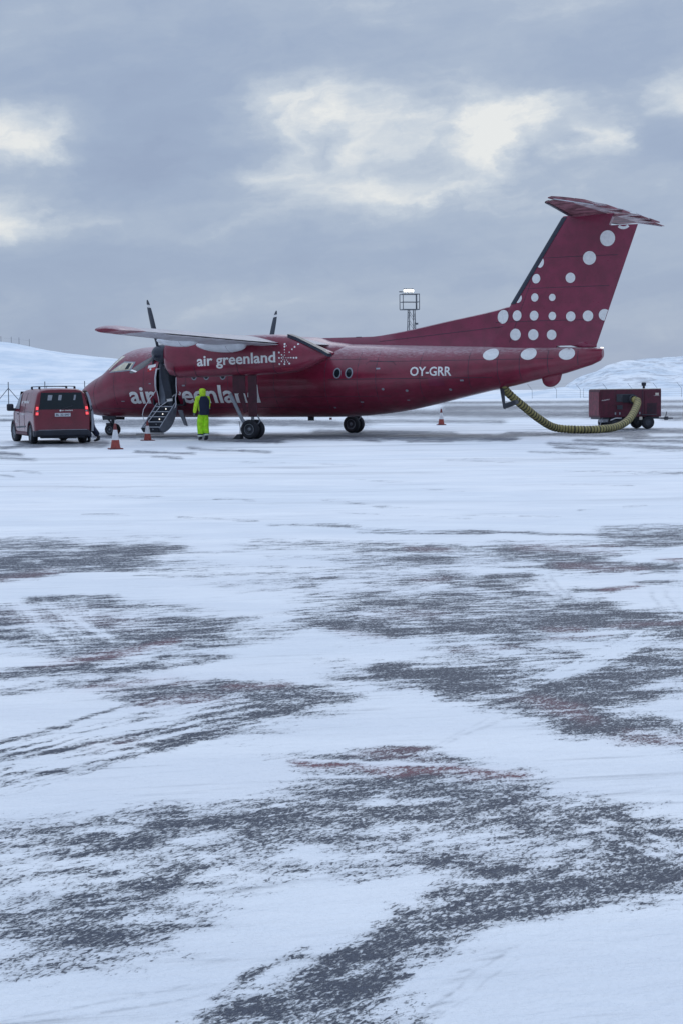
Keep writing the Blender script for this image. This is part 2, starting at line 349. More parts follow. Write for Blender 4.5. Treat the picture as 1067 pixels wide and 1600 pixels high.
# asphalt cleared by wind and tyres, plus painted contact shade: x0,y0,x1,y1,half width,strength
BARE_SHADE = [
 # far bands; those under the aircraft and van paint in their contact shadow
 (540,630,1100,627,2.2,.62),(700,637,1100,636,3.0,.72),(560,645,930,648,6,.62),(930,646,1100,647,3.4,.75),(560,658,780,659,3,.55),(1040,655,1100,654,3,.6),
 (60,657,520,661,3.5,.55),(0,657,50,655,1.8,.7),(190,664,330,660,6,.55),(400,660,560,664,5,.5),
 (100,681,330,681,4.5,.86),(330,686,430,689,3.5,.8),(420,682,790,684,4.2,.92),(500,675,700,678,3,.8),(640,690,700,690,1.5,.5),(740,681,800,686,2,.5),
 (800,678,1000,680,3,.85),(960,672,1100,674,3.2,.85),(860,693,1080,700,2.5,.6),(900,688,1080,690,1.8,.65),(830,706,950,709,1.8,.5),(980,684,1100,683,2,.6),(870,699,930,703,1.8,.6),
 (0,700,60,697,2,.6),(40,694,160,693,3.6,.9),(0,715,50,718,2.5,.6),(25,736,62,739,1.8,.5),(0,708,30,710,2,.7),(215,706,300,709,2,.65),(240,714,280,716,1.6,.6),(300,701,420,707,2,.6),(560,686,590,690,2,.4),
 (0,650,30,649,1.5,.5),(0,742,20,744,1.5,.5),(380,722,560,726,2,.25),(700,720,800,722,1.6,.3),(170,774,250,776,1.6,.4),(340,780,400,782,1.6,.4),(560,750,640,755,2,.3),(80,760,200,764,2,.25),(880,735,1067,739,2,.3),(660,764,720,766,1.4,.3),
 # thin tyre lines
 (130,804,200,803,1.4,.45),(280,808,400,813,1.8,.5),(420,820,560,822,2,.5),(500,820,545,822,2,.45),(560,827,1100,841,2.2,.62),(560,832,1100,836,1.4,.55),(400,846,660,851,3,.48),(380,856,640,862,2.6,.3),(700,829,760,832,2,.5),(1040,837,1080,840,4,.6),
 (420,873,700,876,3.4,.46),(560,864,690,860,3,.42),(640,858,690,858,2,.6),(520,879,600,882,2,.3),(905,797,925,797,1.2,.6),(975,792,1010,790,1.2,.45),(510,783,600,790,2.5,.4),(590,793,650,794,2,.3),
 # mid
 (-40,886,70,880,17,.92),(60,875,190,872,17,.88),(150,854,275,853,3.6,.85),(-20,848,110,848,6,.55),(150,866,230,860,8,.5),(-20,905,60,900,4,.7),
 (800,862,950,872,11,.82),(870,884,1045,888,7.5,.9),(950,826,1100,826,6,.66),(960,842,1100,848,8,.58),(1020,873,1100,876,3,.7),
 (690,897,760,906,6,.55),(775,901,820,899,6,.85),(720,912,800,921,4.5,.85),(905,922,950,922,4,.9),(950,920,992,917,2.6,.8),(1020,912,1100,918,7,.62),(890,947,945,950,7,.92),(940,958,1018,966,4.5,.95),(640,905,690,906,5,.7),(620,875,690,874,4,.55),(900,868,960,874,3,.4),
 (800,925,850,932,4,.5),(705,935,800,940,8,.4),(840,942,850,943,3,.6),
 (470,904,520,902,2,.5),(470,916,490,915,2.4,.6),(490,934,575,931,4.5,.66),(595,926,610,925,3,.5),(500,970,600,985,12,.88),(480,966,510,964,3,.8),(560,960,720,962,9,.62),(590,942,712,950,7,.74),(620,990,690,995,5,.6),
 (700,972,880,972,15,.76),(850,975,930,975,7,.72),(740,988,790,990,4,.7),(860,962,960,952,5,.5),(640,935,700,925,5,.5),(930,975,1040,980,5,.6),
 (1030,985,1100,990,17,.95),(1000,968,1100,972,5,.7),(1020,1025,1100,1032,9,.62),
 (-30,968,130,956,17,.72),(60,938,170,937,6,.86),(40,992,250,1003,20,.80),(170,1013,262,1008,7,.86),(255,970,392,968,4,.88),(255,990,330,980,6,.74),(265,998,335,996,4.5,.88),(190,950,290,952,4,.5),(110,1020,190,1032,10,.62),
 (170,1050,262,1030,4,.85),(270,1043,342,1033,4,.85),(-30,1062,130,1047,7,.85),(130,1050,250,1042,4,.7),(-30,1092,170,1064,5,.6),(-20,1078,90,1068,4,.6),
 (225,1094,380,1088,14,.92),(370,1078,515,1088,12,.90),(330,1105,440,1095,8,.7),(250,1078,300,1080,5,.6),
 (-30,1180,130,1168,4.5,.66),(-30,1196,250,1158,4.5,.62),(60,1192,330,1128,4,.58),(-30,1215,120,1178,5,.68),(-30,1228,200,1180,5,.6),(150,1170,400,1098,4.5,.60),(180,1180,420,1110,4.5,.55),(250,1168,480,1100,5,.62),(350,1130,480,1105,4,.6),(-30,1250,170,1188,4,.5),(60,1215,240,1200,3,.45),
 (360,1140,380,1130,4,.75),(290,1160,330,1150,5,.7),
 (620,1052,760,1062,12,.86),(740,1072,900,1095,20,.90),(860,1072,980,1076,13,.84),(940,1056,1100,1050,9,.82),(700,1030,800,1035,5,.5),(790,1012,870,1022,5,.78),(860,1020,910,1030,3,.6),(720,1020,750,1025,4,.6),(820,1105,890,1112,9,.84),(590,1042,640,1036,3,.7),(520,1058,560,1060,4,.55),(980,1030,1100,1045,6,.7),(880,1110,960,1130,9,.80),(920,1128,1100,1152,19,.92),(960,1040,1040,1036,4,.6),
 # red line and the dark around it
 (478,1180,650,1170,9,.70),(560,1168,660,1178,9,.62),(640,1182,700,1186,6,.5),(475,1193,785,1211,6.5,.90),
 (500,1216,640,1222,6,.60),
 # big foreground bands
 (-60,1318,160,1310,36,.84),(120,1330,260,1300,20,.80),(250,1298,480,1262,30,.88),(440,1262,560,1240,32,.92),(540,1235,700,1242,30,.97),(600,1270,760,1255,26,.92),(470,1300,560,1290,20,.60),(380,1302,470,1300,20,.72),
 (690,1290,830,1300,30,.90),(600,1330,820,1340,26,.84),(760,1330,980,1340,44,.78),(850,1285,960,1290,24,.78),(950,1285,1100,1320,17,.80),(1020,1315,1110,1330,14,.84),(960,1370,1100,1385,12,.66),(780,1390,930,1395,34,.90),(900,1350,1000,1345,24,.60),(980,1340,1110,1370,9,.5),
 (740,1290,800,1310,18,.5),(620,1325,660,1330,8,.5),
 (-60,1415,120,1410,46,.74),(100,1400,230,1390,34,.62),(-60,1490,60,1480,42,.78),(60,1480,130,1455,24,.60),(200,1370,330,1355,14,.42),(0,1370,180,1372,12,.5),(300,1352,350,1350,7,.66),(250,1395,290,1390,8,.5),(160,1440,230,1430,16,.42),
 (350,1535,410,1498,9,.80),(395,1500,460,1478,8,.70),
 (300,1610,480,1545,34,.90),(460,1560,600,1490,36,.94),(560,1490,700,1425,28,.88),(680,1430,800,1420,24,.84),(430,1600,560,1585,34,.92),(620,1460,680,1400,20,.5),(280,1600,330,1590,24,.76),
]
TR = []
rt = random.Random(4)
for k in range(15):   # the vehicle's tracks, lower left
    o_ = k*7.2; TR.append((-30+rt.uniform(0,60), 1212-o_*.50+rt.uniform(-3,3), 330+rt.uniform(-60,150)-o_*.3, 1128-o_*.42+rt.uniform(-3,3), rt.uniform(1.2,3.2), rt.uniform(.35,.75)))
for k in range(9):
    TR.append((-30, 1256-k*9+rt.uniform(-2,2), 170+rt.uniform(-30,90), 1203-k*8+rt.uniform(-2,2), rt.uniform(1.0,2.2), rt.uniform(.3,.55)))
for k in range(22):   # long passes across the middle
    x_ = rt.uniform(-50,900); y_ = rt.uniform(722,905); TR.append((x_, y_, x_+rt.uniform(160,480), y_+rt.uniform(-3,10), rt.uniform(.7,1.6), rt.uniform(.14,.30)))
for k in range(26):
    x_ = rt.uniform(-50,1050); y_ = rt.uniform(692,770); TR.append((x_, y_, x_+rt.uniform(50,220), y_+rt.uniform(-2,3), rt.uniform(.8,2.4), rt.uniform(.10,.22)))
for k in range(9):    # turning arc, centre right
    TR.append((640+k*6, 1056-k*1.2, 900+k*14, 1092-k*9, 1.4, .4))
BARE_SHADE += TR
# thinly dusted ground round and between the bare places
BARE_SHADE += [(380,905,800,925,24,.34),(600,965,1080,985,38,.40),(-30,975,260,990,42,.40),(100,1065,500,1088,18,.40),(800,1045,1080,1060,28,.42),(380,850,750,858,9,.36),(560,880,1080,850,16,.36),(-30,1205,420,1120,34,.40),
 (-40,1335,700,1270,50,.24),(500,1330,1080,1355,60,.26),(-40,1450,260,1430,64,.28),(300,1590,800,1440,52,.22),(580,1050,900,1090,26,.36),(0,860,260,868,22,.36),(700,1000,1000,1010,14,.34),(460,1190,760,1200,22,.42),(900,1130,1080,1150,26,.4),(180,1000,420,990,16,.3)]
ISLE = [(115,945,10,943,0,0),  # snow left inside the bare ground: x0,y0,x1,y1,half width,strength
 (170,898,60,906,7,.4),(500,1325,640,1345,12,.5),(570,1252,590,1250,5,.5),(40,877,60,877,3,.6),(300,1312,360,1305,6,.4),(620,1385,740,1368,11,.5),(700,1405,760,1375,8,.35),(190,1315,240,1290,7,.3),(835,1362,850,1355,9,.35),
 (560,970,570,962,5,.3),(700,962,730,962,4,.45),(200,1030,215,1028,3,.4),(180,1005,210,1004,3,.5),(770,1440,1000,1430,14,.4),(330,1240,480,1215,12,.3),(880,1370,930,1340,5,.3),(960,874,1060,862,7,.6),(120,966,160,990,4,.5),(40,950,100,1000,5,.35),(80,945,130,990,4,.3)]
ISLE += [(x0,y0+3.4,x1,y1+3.4,1.3,.45) for (x0,y0,x1,y1,h_,k_) in TR[:24]]
ISLE += [(24+k*9,944,58+k*9.5,1000,1.8,.24) for k in range(13)] + [(15,948+k*8,180,952+k*8,1.4,.16) for k in range(6)]
ISLE += [(850+k*13,1060,1000+k*11,990,1.6,.4) for k in range(5)] + [(700+k*12,1098,880+k*13,1042,1.5,.3) for k in range(5)]
ISLE += [(470,1186,700,1196,2.2,.6),(300+k_*22,1230+k_*3,340+k_*24,1300+k_*2,2.2,.28) if False else (900,1290,1040,1342,3,.45),(930,1282,1067,1325,2.5,.4),(700,1190,700,1190,1,.0)]
LINES = [(690,1550,700,1546,2,.3),(668,1568,700,1560,1.6,.3),(700,1530,735,1521,1.6,.3),(720,1516,752,1507,1.6,.3),(740,1500,772,1492,1.6,.28),(760,1486,790,1479,1.6,.26),(650,1585,680,1577,1.6,.26),
 # faint ruts printed in the snow
 (0,1598,330,1545,1.6,.30),(0,1590,290,1530,1.4,.22),(380,1392,640,1345,1.8,.22),(640,1345,760,1330,1.5,.2),(700,1155,830,1100,1.6,.22),(640,1180,760,1120,1.2,.14),(200,1180,330,1150,1.5,.2),
 (640,1590,790,1480,2.0,.2),(660,1600,810,1490,1.6,.16),(840,915,870,945,2,.3),(850,905,885,950,2,.3),(865,905,900,945,2,.26),(1040,930,1065,960,2,.26),(1020,930,1050,975,2,.26),(860,1055,1010,985,2.2,-.4),(880,1060,1030,985,2,-.35)]
RUST = [(478,1193,785,1211,7.5,1.),(560,1170,650,1172,7,.55),(255,1104,330,1098,8,.55),(370,1075,450,1070,4,.7),(140,1078,260,1060,5,.75),(80,1036,200,1022,5,.8),(200,1022,262,1008,6,.7),(150,1168,200,1160,5,.4),(850,1095,900,1108,9,.6),(985,1150,1100,1150,10,.65),(860,1000,940,993,3,.6),(600,1183,700,1190,3,.3),(700,1020,800,1015,3,.4),
 (960,980,1100,972,3,.5),(950,921,992,917,3,.9),(820,854,950,858,6,.4),(880,884,1000,890,4,.5),(640,858,700,860,3,.5),(660,906,690,904,4,.35),(0,905,80,895,4,.45),(1030,873,1080,876,2,.9),(60,960,180,968,12,.3),(540,990,600,1000,4,.5),(580,960,680,960,6,.25),(280,1068,320,1064,3,.5),(855,985,900,985,4,.6)]
us = np.concatenate([np.linspace(-3,-.3,28)[:-1], np.linspace(-.3,.3,521), np.linspace(.3,3,28)[1:]])
vinv = np.linspace(1/3.2, 1/300., NR)
ys = np.concatenate([[-40,-20,-8,-2,0.5,1.6,2.4], 1/vinv, [340,420,560,800,1200,2000,3500]])
wid = np.maximum(ys, 3.0); wid[:4] = 14
X = us[None,:]*wid[:,None]; Y = np.repeat(ys[:,None], len(us), 1)
yy = np.maximum(Y, 1.0); UU, VV = ground_to_px(X, yy)
th = 1.0*(VV-600)/1000.+.02
wu = (fbm(X*.9+40, Y*.9+9, 3, 4)-.5); wv = (fbm(X*1.1+7, Y*.8+31, 11, 4)-.5)
wu2 = (fbm(X*6+4, Y*5+9, 23, 3)-.5); wv2 = (fbm(X*6+77, Y*5+3, 33, 3)-.5)
U2 = UU+wu*70*th*2+wu2*70*th; V2 = VV+wv*44*th*1.5+wv2*26*th
def field(L, add=False):
    B = np.zeros_like(X)
    for (x0,y0,x1,y1,hw,k) in L:
        m_ = (VV > min(y0,y1)-hw*3-25) & (VV < max(y0,y1)+hw*3+25)
        if not m_.any() or hw <= 0: continue
        wk = 1.0 if hw > 6 else .35
        px, py = UU[m_]+(U2-UU)[m_]*wk, VV[m_]+(V2-VV)[m_]*wk
        asp = 3.2     # ends taper more slowly than the sides
        dx, dy = (x1-x0), (y1-y0); L2 = (dx*dx+dy*dy)+1e-6
        t = ((px-x0)*dx+(py-y0)*dy)/L2; tcl = np.clip(t, 0, 1)
        qx = px-(x0+tcl*dx); qy = py-(y0+tcl*dy)
        over = (t-tcl)*sqrt(L2)/asp
        perp = np.abs((px-x0)*dy-(py-y0)*dx)/sqrt(L2)
        d = np.sqrt(perp**2+over**2)/hw
        v = k*(1-1/(1+np.exp(-(d-1.0)*(3.2 if hw > 5 else 2.1))))
        if add: B[m_] += v
        else: B[m_] = 1-(1-B[m_])*(1-v*.93)
    return B
bare_shade = field(BARE_SHADE); bare_shade = np.clip(bare_shade-field(ISLE), 0, 1)
ruts = field(LINES, True)
rust = field(RUST)
bare_shade = np.clip(bare_shade*np.interp(VV, [600,700,760,850,1000], [1.9,1.8,1.45,1.2,1.05]), 0, 1)*np.interp(VV, [1050,1250], [1.0,.80])
# generic wind-blown bands where no strokes were placed, fading into the closed snow field
side = (np.abs(us)[None,:] > .245)*1.0 + 0*X
gen = np.clip((fbm(X*.35+3, Y*.22+8, 51, 5)-.46)*4.2, 0, 1)*.8
near = (VV > 1640) | (Y < 3.8)
bare_shade = np.where((side > 0) | near, np.maximum(bare_shade*(side == 0), gen), bare_shade)
bare_shade = np.where(Y > 232, 0, bare_shade); rust = np.where(Y > 232, 0, rust)
relief = (fbm(X*.5, Y*.35, 71, 4)-.5)*.05*(1-bare_shade)*np.clip(Y/6, 0, 1)
Z = np.where(Y > 225, np.clip((Y-225)*.0012, 0, .12), relief*.6)
nx, ny = len(us), len(ys)
idx = np.arange(nx*ny).reshape(ny, nx)
quads = np.stack([idx[:-1,:-1], idx[:-1,1:], idx[1:,1:], idx[1:,:-1]], -1).reshape(-1, 4)
me = bpy.data.meshes.new('apron')
me.vertices.add(nx*ny); me.vertices.foreach_set('co', np.stack([X,Y,Z], -1).astype('f').ravel())
me.loops.add(quads.size); me.loops.foreach_set('vertex_index', quads.ravel().astype('i'))
me.polygons.add(len(quads)); me.polygons.foreach_set('loop_start', np.arange(0, quads.size, 4).astype('i')); 
me.update(calc_edges=True); me.shade_smooth()
for nm, arr in (('bare_shade', bare_shade), ('rust', rust), ('ruts', ruts)):
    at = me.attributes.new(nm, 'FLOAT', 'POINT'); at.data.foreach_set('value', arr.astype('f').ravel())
apron = bpy.data.objects.new('apron', me); C.objects.link(apron); tag(apron, kind='structure')

gm = bpy.data.materials.new('snow_over_asphalt'); gm.use_nodes = True; t = NT(gm.node_tree); b = t.n['Principled BSDF']
geo = t.new('ShaderNodeNewGeometry'); P = geo.outputs['Position']
def attr(n_): a = t.new('ShaderNodeAttribute', attribute_name=n_); return a.outputs['Fac']
aB, aR, aL = attr('bare_shade'), attr('rust'), attr('ruts')
sepp = t.new('ShaderNodeSeparateXYZ'); t.l.new(P, sepp.inputs[0])
P2 = t.mapping(P, rot=(0,0,R(-62)), scale=(.50,1.0,1))
fleck = t.noise(P2, 58, 4, .66, 1.0)          # blown grains lodged in the surface texture
fleck2 = t.noise(t.mapping(P, rot=(0,0,R(-50)), scale=(.55,1.2,1)), 95, 3, .6, .4)
mott = t.noise(t.mapping(P, rot=(0,0,R(-22)), scale=(.8,1.7,1)), 6.5, 6, .64, .6)
mid = t.noise(t.mapping(P, rot=(0,0,R(-25)), scale=(.7,1.7,1)), 1.7, 7, .66, .5)
big = t.noise(t.mapping(P, scale=(.7,1,1)), .22, 6, .6, .3)
streak = t.noise(t.mapping(P, rot=(0,0,R(6)), scale=(.35,2.6,1)), 1.1, 6, .6, .8)
def cen(v, k): return t.math('MULTIPLY', t.math('SUBTRACT', v, .5), k)
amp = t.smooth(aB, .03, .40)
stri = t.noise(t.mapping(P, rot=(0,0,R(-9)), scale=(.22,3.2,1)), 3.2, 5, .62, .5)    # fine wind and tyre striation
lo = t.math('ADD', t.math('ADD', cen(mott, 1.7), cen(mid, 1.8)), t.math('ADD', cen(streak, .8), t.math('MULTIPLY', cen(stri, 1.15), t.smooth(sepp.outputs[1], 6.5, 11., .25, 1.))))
dens = t.smooth(t.math('ADD', aB, t.math('MULTIPLY', lo, t.math('ADD', .12, t.math('MULTIPLY', amp, .95)))), .14, 1.14, 0, .92)   # share of snow-free and shade-painted surface
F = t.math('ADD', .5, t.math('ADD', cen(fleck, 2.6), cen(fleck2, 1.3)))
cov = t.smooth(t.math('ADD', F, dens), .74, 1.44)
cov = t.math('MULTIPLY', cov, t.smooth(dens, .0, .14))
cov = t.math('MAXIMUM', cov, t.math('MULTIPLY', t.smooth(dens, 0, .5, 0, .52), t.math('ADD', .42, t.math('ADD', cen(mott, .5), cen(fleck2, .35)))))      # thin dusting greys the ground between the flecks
# far out the flecks merge to a veil, bands of drift stay
far = t.smooth(sepp.outputs[1], 14., 34.)
bandn = t.noise(t.mapping(P, rot=(0,0,R(4)), scale=(.22,1.2,1)), .55, 6, .62, .8)
veil = t.math('MULTIPLY', t.smooth(bandn, .53, .72), t.math('MULTIPLY', far, t.smooth(sepp.outputs[1], 75, 40, .70, .34)))
veil = t.math('MULTIPLY', veil, t.smooth(sepp.outputs[1], 236, 228))
thin = t.math('MULTIPLY', t.smooth(t.math('ADD', mott, t.math('MULTIPLY', t.math('SUBTRACT', fleck, .5), .8)), .5, .85), .16)   # faint show-through
thin = t.math('MULTIPLY', thin, t.smooth(t.noise(P, .9, 4, .6), .42, .68))
thin = t.math('MAXIMUM', thin, t.math('MULTIPLY', t.smooth(stri, .52, .74), t.math('MULTIPLY', t.smooth(mid, .40, .66), .36)))
thin = t.math('MULTIPLY', thin, t.smooth(sepp.outputs[1], 236, 228))
rutv = t.math('MULTIPLY', aL, t.smooth(t.noise(t.mapping(P, rot=(0,0,R(30)), scale=(1,1,1)), 14, 4, .6), .35, .6))
cov = t.math('ADD', t.math('ADD', cov, t.math('MAXIMUM', veil, thin)), rutv, clamp=True)
grain = t.noise(P, 260, 2, .5)
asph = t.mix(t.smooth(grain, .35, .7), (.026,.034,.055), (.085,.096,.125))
frost = t.smooth(t.noise(P, 70, 4, .7), .45, .75)
asph = t.mix(t.math('MULTIPLY', frost, .24), asph, (.30,.34,.42))
paint = t.math('MULTIPLY', aR, t.smooth(t.math('ADD', mott, t.math('MULTIPLY', fleck2, .5)), .55, .85))
asph = t.mix(t.math('MULTIPLY', t.math('MULTIPLY', aR, .85), t.smooth(fleck2, .3, .6, .5, 1)), asph, (.26,.085,.10))
snow = t.mix(t.smooth(big, .35, .65), (.87,.89,.905), (.93,.93,.93))
sn2 = t.mix(t.smooth(t.noise(t.mapping(P, rot=(0,0,R(5)), scale=(.5,1.6,1)), .8, 6, .62), .35, .7), (.90,.91,.93), (1,1,1))
snow = t.mix(1.0, snow, sn2, 'MULTIPLY')
snow = t.mix(t.math('MULTIPLY', aR, .16), snow, (.62,.42,.46))
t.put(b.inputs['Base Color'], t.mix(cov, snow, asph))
t.put(b.inputs['Roughness'], t.smooth(cov, .1, .9, .85, .62)); b.inputs['Specular IOR Level'].default_value = .25
hgt = t.math('ADD', t.math('MULTIPLY', cov, -.7), t.math('ADD', t.math('MULTIPLY', fleck, .35), t.math('MULTIPLY', grain, .12)))
hgt = t.math('ADD', hgt, t.math('ADD', t.math('MULTIPLY', mott, 1.1), t.math('MULTIPLY', streak, 1.2)))
hgt = t.math('ADD', hgt, t.math('MULTIPLY', t.noise(t.mapping(P, rot=(0,0,R(-20)), scale=(.6,2.2,1)), 9, 5, .65, .6), .8))
bn = t.new('ShaderNodeBump'); bn.inputs['Distance'].default_value = .016; t.put(bn.inputs['Strength'], t.smooth(sepp.outputs[1], 34, 8, .2, .8))
t.put(bn.inputs['Height'], hgt); t.l.new(bn.outputs[0], b.inputs['Normal'])
me.materials.append(gm)

# ------------------------------------------------------------------ snowy hills
hm = bpy.data.materials.new('snow_hill'); hm.use_nodes = True; t = NT(hm.node_tree); b = t.n['Principled BSDF']
geo = t.new('ShaderNodeNewGeometry'); P = geo.outputs['Position']; sepp = t.new('ShaderNodeSeparateXYZ'); t.l.new(P, sepp.inputs[0])
rock = t.noise(t.mapping(P, scale=(.6,.35,2.6)), .42, 8, .72, .6)
right = t.smooth(sepp.outputs[0], 40, 62)
k_ = t.math('MULTIPLY', t.smooth(rock, .45, .64), t.math('ADD', .05, t.math('MULTIPLY', right, .50)))
k_ = t.math('MULTIPLY', k_, t.smooth(sepp.outputs[2], .6, 2.4))
sh = t.mix(t.smooth(t.noise(t.mapping(P, scale=(.8,.4,2.6)), .16, 6, .6), .35, .65), (.66,.74,.82), (.86,.89,.92))
t.put(b.inputs['Base Color'], t.mix(k_, sh, (.20,.20,.225))); b.inputs['Roughness'].default_value = .85; b.inputs['Specular IOR Level'].default_value = .2
bn = t.new('ShaderNodeBump'); bn.inputs['Distance'].default_value = .5; bn.inputs['Strength'].default_value = .35
t.put(bn.inputs['Height'], t.noise(t.mapping(P, scale=(1,.6,1)), .5, 6, .6)); t.l.new(bn.outputs[0], b.inputs['Normal'])
def hill(name, d0, d1, dk, prof, na=180, nd=40, rough=.4, azr=None):
    """prof: crest height in metres against azimuth in metres-at-crest / dk"""
    azs = np.linspace(azr[0], azr[1], na); F = []
    hh = np.array([interp(a, [p[0] for p in prof], [p[1] for p in prof]) for a in azs])
    d = np.linspace(d0, d1, nd); sm = np.clip((d-d0)/(dk-d0), 0, 1); sm = np.where(d <= dk, sm*sm*(3-2*sm), np.clip(1-.25*(d-dk)/(d1-dk), 0, 1))
    XX = azs[None,:]*d[:,None]; YY = np.repeat(d[:,None], na, 1)
    ZZ = hh[None,:]*sm[:,None]-.12*(1-sm[:,None])+rough*(fbm(XX*.05+9, YY*.05+3, 5, 5)-.5)*np.minimum(1, np.abs(hh[None,:])/4)*sm[:,None]*2
    V = np.stack([XX,YY,ZZ], -1).reshape(-1, 3)
    for j in range(nd-1):
        for i in range(na-1):
            a = j*na+i; F.append((a, a+1, a+1+na, a+na))
    o = link(name, V, F, hm); tag(o, kind='structure'); return o
hill('snow_hill', 215, 560, 400, [(-.60,15),(-.35,15.2),(-.21,14.2),(-.178,12.2),(-.165,11.4),(-.15,10.6),(-.125,9.3),(-.09,7.2),(-.05,4.2),(0,1.4),(.05,.2),(.10,-.3)], azr=(-.6,.10), rough=.55)
hill('snow_mound', 262, 620, 430, [(.125,-.3),(.132,.3),(.14,2.6),(.150,4.4),(.165,7.0),(.185,8.6),(.21,9.0),(.28,8.0),(.5,6)], azr=(.122,.5), rough=3.0)
hill('snow_bank', 262, 420, 300, [(.02,-.2),(.06,.35),(.11,.8),(.128,1.7),(.137,2.1),(.144,1.6),(.16,.6),(.2,.2)], azr=(.02,.2), rough=.8)

# ------------------------------------------------------------------ aircraft (local: x aft from the main gear, y to starboard, z up)
X0, Y0, YAW, GX = -1.24, 59.68, R(26.57), 9.9
craft = empty('aircraft', (X0, Y0, 0), -YAW)
tag(craft, 'dark red twin propeller airliner with white dots on its tall tail, airstair open', 'aircraft')
def L(x, port, z): return (x-GX, -port, z)
def craft_world(x, port, z):
    ax = x-GX; return (X0+ax*cos(YAW)-port*sin(YAW), Y0-ax*sin(YAW)-port*cos(YAW), z)
XT = [0,.06,.2,.6,.94,1.29,1.69,2.03,2.3,2.7,3.14,4.0,9.0,12.1,14.05,17.4,20.2,20.85,21.08]
ZT = [1.42,1.66,1.84,2.09,2.26,2.42,2.72,2.99,3.17,3.30,3.36,3.39,3.36,3.27,3.19,3.07,2.99,2.96,2.92]
XB = [0,.06,.2,.5,1.0,1.7,3.0,11.2,12.3,13.73,14.77,16.22,17.4,17.85,18.9,19.67,20.3,20.97,21.08]
ZB = [1.38,1.18,1.0,.84,.75,.71,.69,.68,.72,.86,1.05,1.37,1.62,1.70,1.94,2.09,2.27,2.50,2.62]
XW = [0,.06,.2,.5,1.0,1.7,2.3,3.1,4.2,12,13.7,14.8,16.2,17.4,18.9,20,21,21.08]
YW = [.02,.24,.42,.64,.90,1.11,1.24,1.33,1.345,1.345,1.26,1.14,.96,.78,.55,.37,.16,.13]
def section(x, n=None, angs=None, g=0.):
    zt, zb, hw = interp(x,XT,ZT)+g, interp(x,XB,ZB)-g, interp(x,XW,YW)+g
    zc, hz = (zt+zb)/2, (zt-zb)/2
    return [(x, hw*cos(a), zc+hz*sin(a)) for a in angs]
aSill, aTop = -40.3, 33.0
angs = [R(a) for a in sorted(set([aSill, aTop]+[a for a in range(-90, 270, 6) if abs(a-aSill) > 2 and abs(a-aTop) > 2]))]
stx = sorted(set([0,.02,.06,.12]+list(np.round(np.concatenate([np.arange(.2,4.2,.18), [4.33,4.6,4.9,5.2], np.arange(5.5,13,.5), np.arange(13.2,21,.3), [21.0,21.08]]),3))))
bm = bmesh.new(); rings = []
for x in stx: rings.append([bm.verts.new(L(*p)) for p in section(x, angs=angs)])
na = len(angs)
for i in range(len(stx)-1):
    for k in range(na):
        k2 = (k+1) % na
        a0, a1 = math.degrees(angs[k]), math.degrees(angs[k2]) if k2 else 270
        if stx[i] >= 4.32 and stx[i+1] <= 5.21 and a0 >= aSill-.1 and a1 <= aTop+.1 and k2: continue    # cabin doorway on the port side
        bm.faces.new((rings[i][k], rings[i][k2], rings[i+1][k2], rings[i+1][k]))
bm.faces.new(rings[0]); bm.faces.new(rings[-1])
fus = autosmooth(frombm('fuselage', bm, M['red'], craft), 50)
# fin and dorsal fin
def finLE(z): return 17.80+(z-4.45)/(7.43-4.45)*(19.74-17.80)
def finTE(z): return 20.85+(z-3.01)/(6.97-3.01)*(22.27-20.85)
def naca(t): return 5*(.2969*sqrt(t)-.126*t-.3516*t*t+.2843*t**3-.1036*t**4)
HINGE = .66
def finring(z, t0, t1, g=0., n=18, zz=None):
    a, b_ = finLE(z), finTE(z); c_ = b_-a; T = .115
    ts = [t0+(t1-t0)*(1-cos(pi*i/n))/2 for i in range(n+1)]
    up = [L(a+c_*q, c_*T*naca(q)+g, z) for q in ts]; dn = [L(a+c_*q, -c_*T*naca(q)-g, z) for q in ts[::-1]]
    return up+dn
zs_ = [2.6,3.2,3.8,4.4,5.0,5.6,6.2,6.8,7.15,7.36]
fin = loft('fin', [finring(z, 0.0, HINGE) for z in zs_], M['redfin'], craft)
rud = loft('rudder', [finring(z, HINGE+.0004, 1.0) for z in [3.05,3.6,4.2,4.9,5.6,6.3,6.8,6.97]], M['redfin'], craft)
def rudderlow():
    bm = bmesh.new(); add_tube(bm, [L(19.95,.0,3.10), L(20.4,0,3.07), L(20.86,0,3.01)], [.05,.13,.04], 8); return bm
frombm('rudder_fairing', rudderlow(), M['redfin'], craft, smooth=True)
tube('position_light', [L(21.0,0,2.96), L(21.1,0,2.95)], .02, M['light'], craft)
# dorsal strake
DX = [10.4,12.48,13.56,15.5,17.4,17.85,18.3]; DZ = [3.53,3.53,3.65,3.99,4.33,4.44,4.47]
rg = []
for x in np.linspace(10.4, 18.3, 26):
    zt = interp(x,DX,DZ); zl = interp(x,XT,ZT)-.12; wb = .10+.05*(x-10.4)/8; wt = .03+.03*(x-10.4)/8
    rg.append([L(x,-wb*1.6,zl), L(x,-wb,zl+.14), L(x,-wt,zt-.03), L(x,0,zt), L(x,wt,zt-.03), L(x,wb,zl+.14), L(x,wb*1.6,zl)])
loft('dorsal_fin', rg, M['redfin'], craft)
# de-ice boot wrapped over the leading edge
rb = []
for z in np.linspace(4.5, 7.32, 9):
    a, b_ = finLE(z), finTE(z); c_ = b_-a; n = 7; t1 = .215/c_
    up = [L(a-.012+c_*q, c_*.115*naca(q)+.012, z) for q in [t1*(i/n)**2 for i in range(n, -1, -1)]]
    dn = [L(a-.012+c_*q, -c_*.115*naca(q)-.012, z) for q in [t1*(i/n)**2 for i in range(0, n+1)]]
    rb.append(up+dn)
loft('deice_boot', rb, M['boot'], craft)
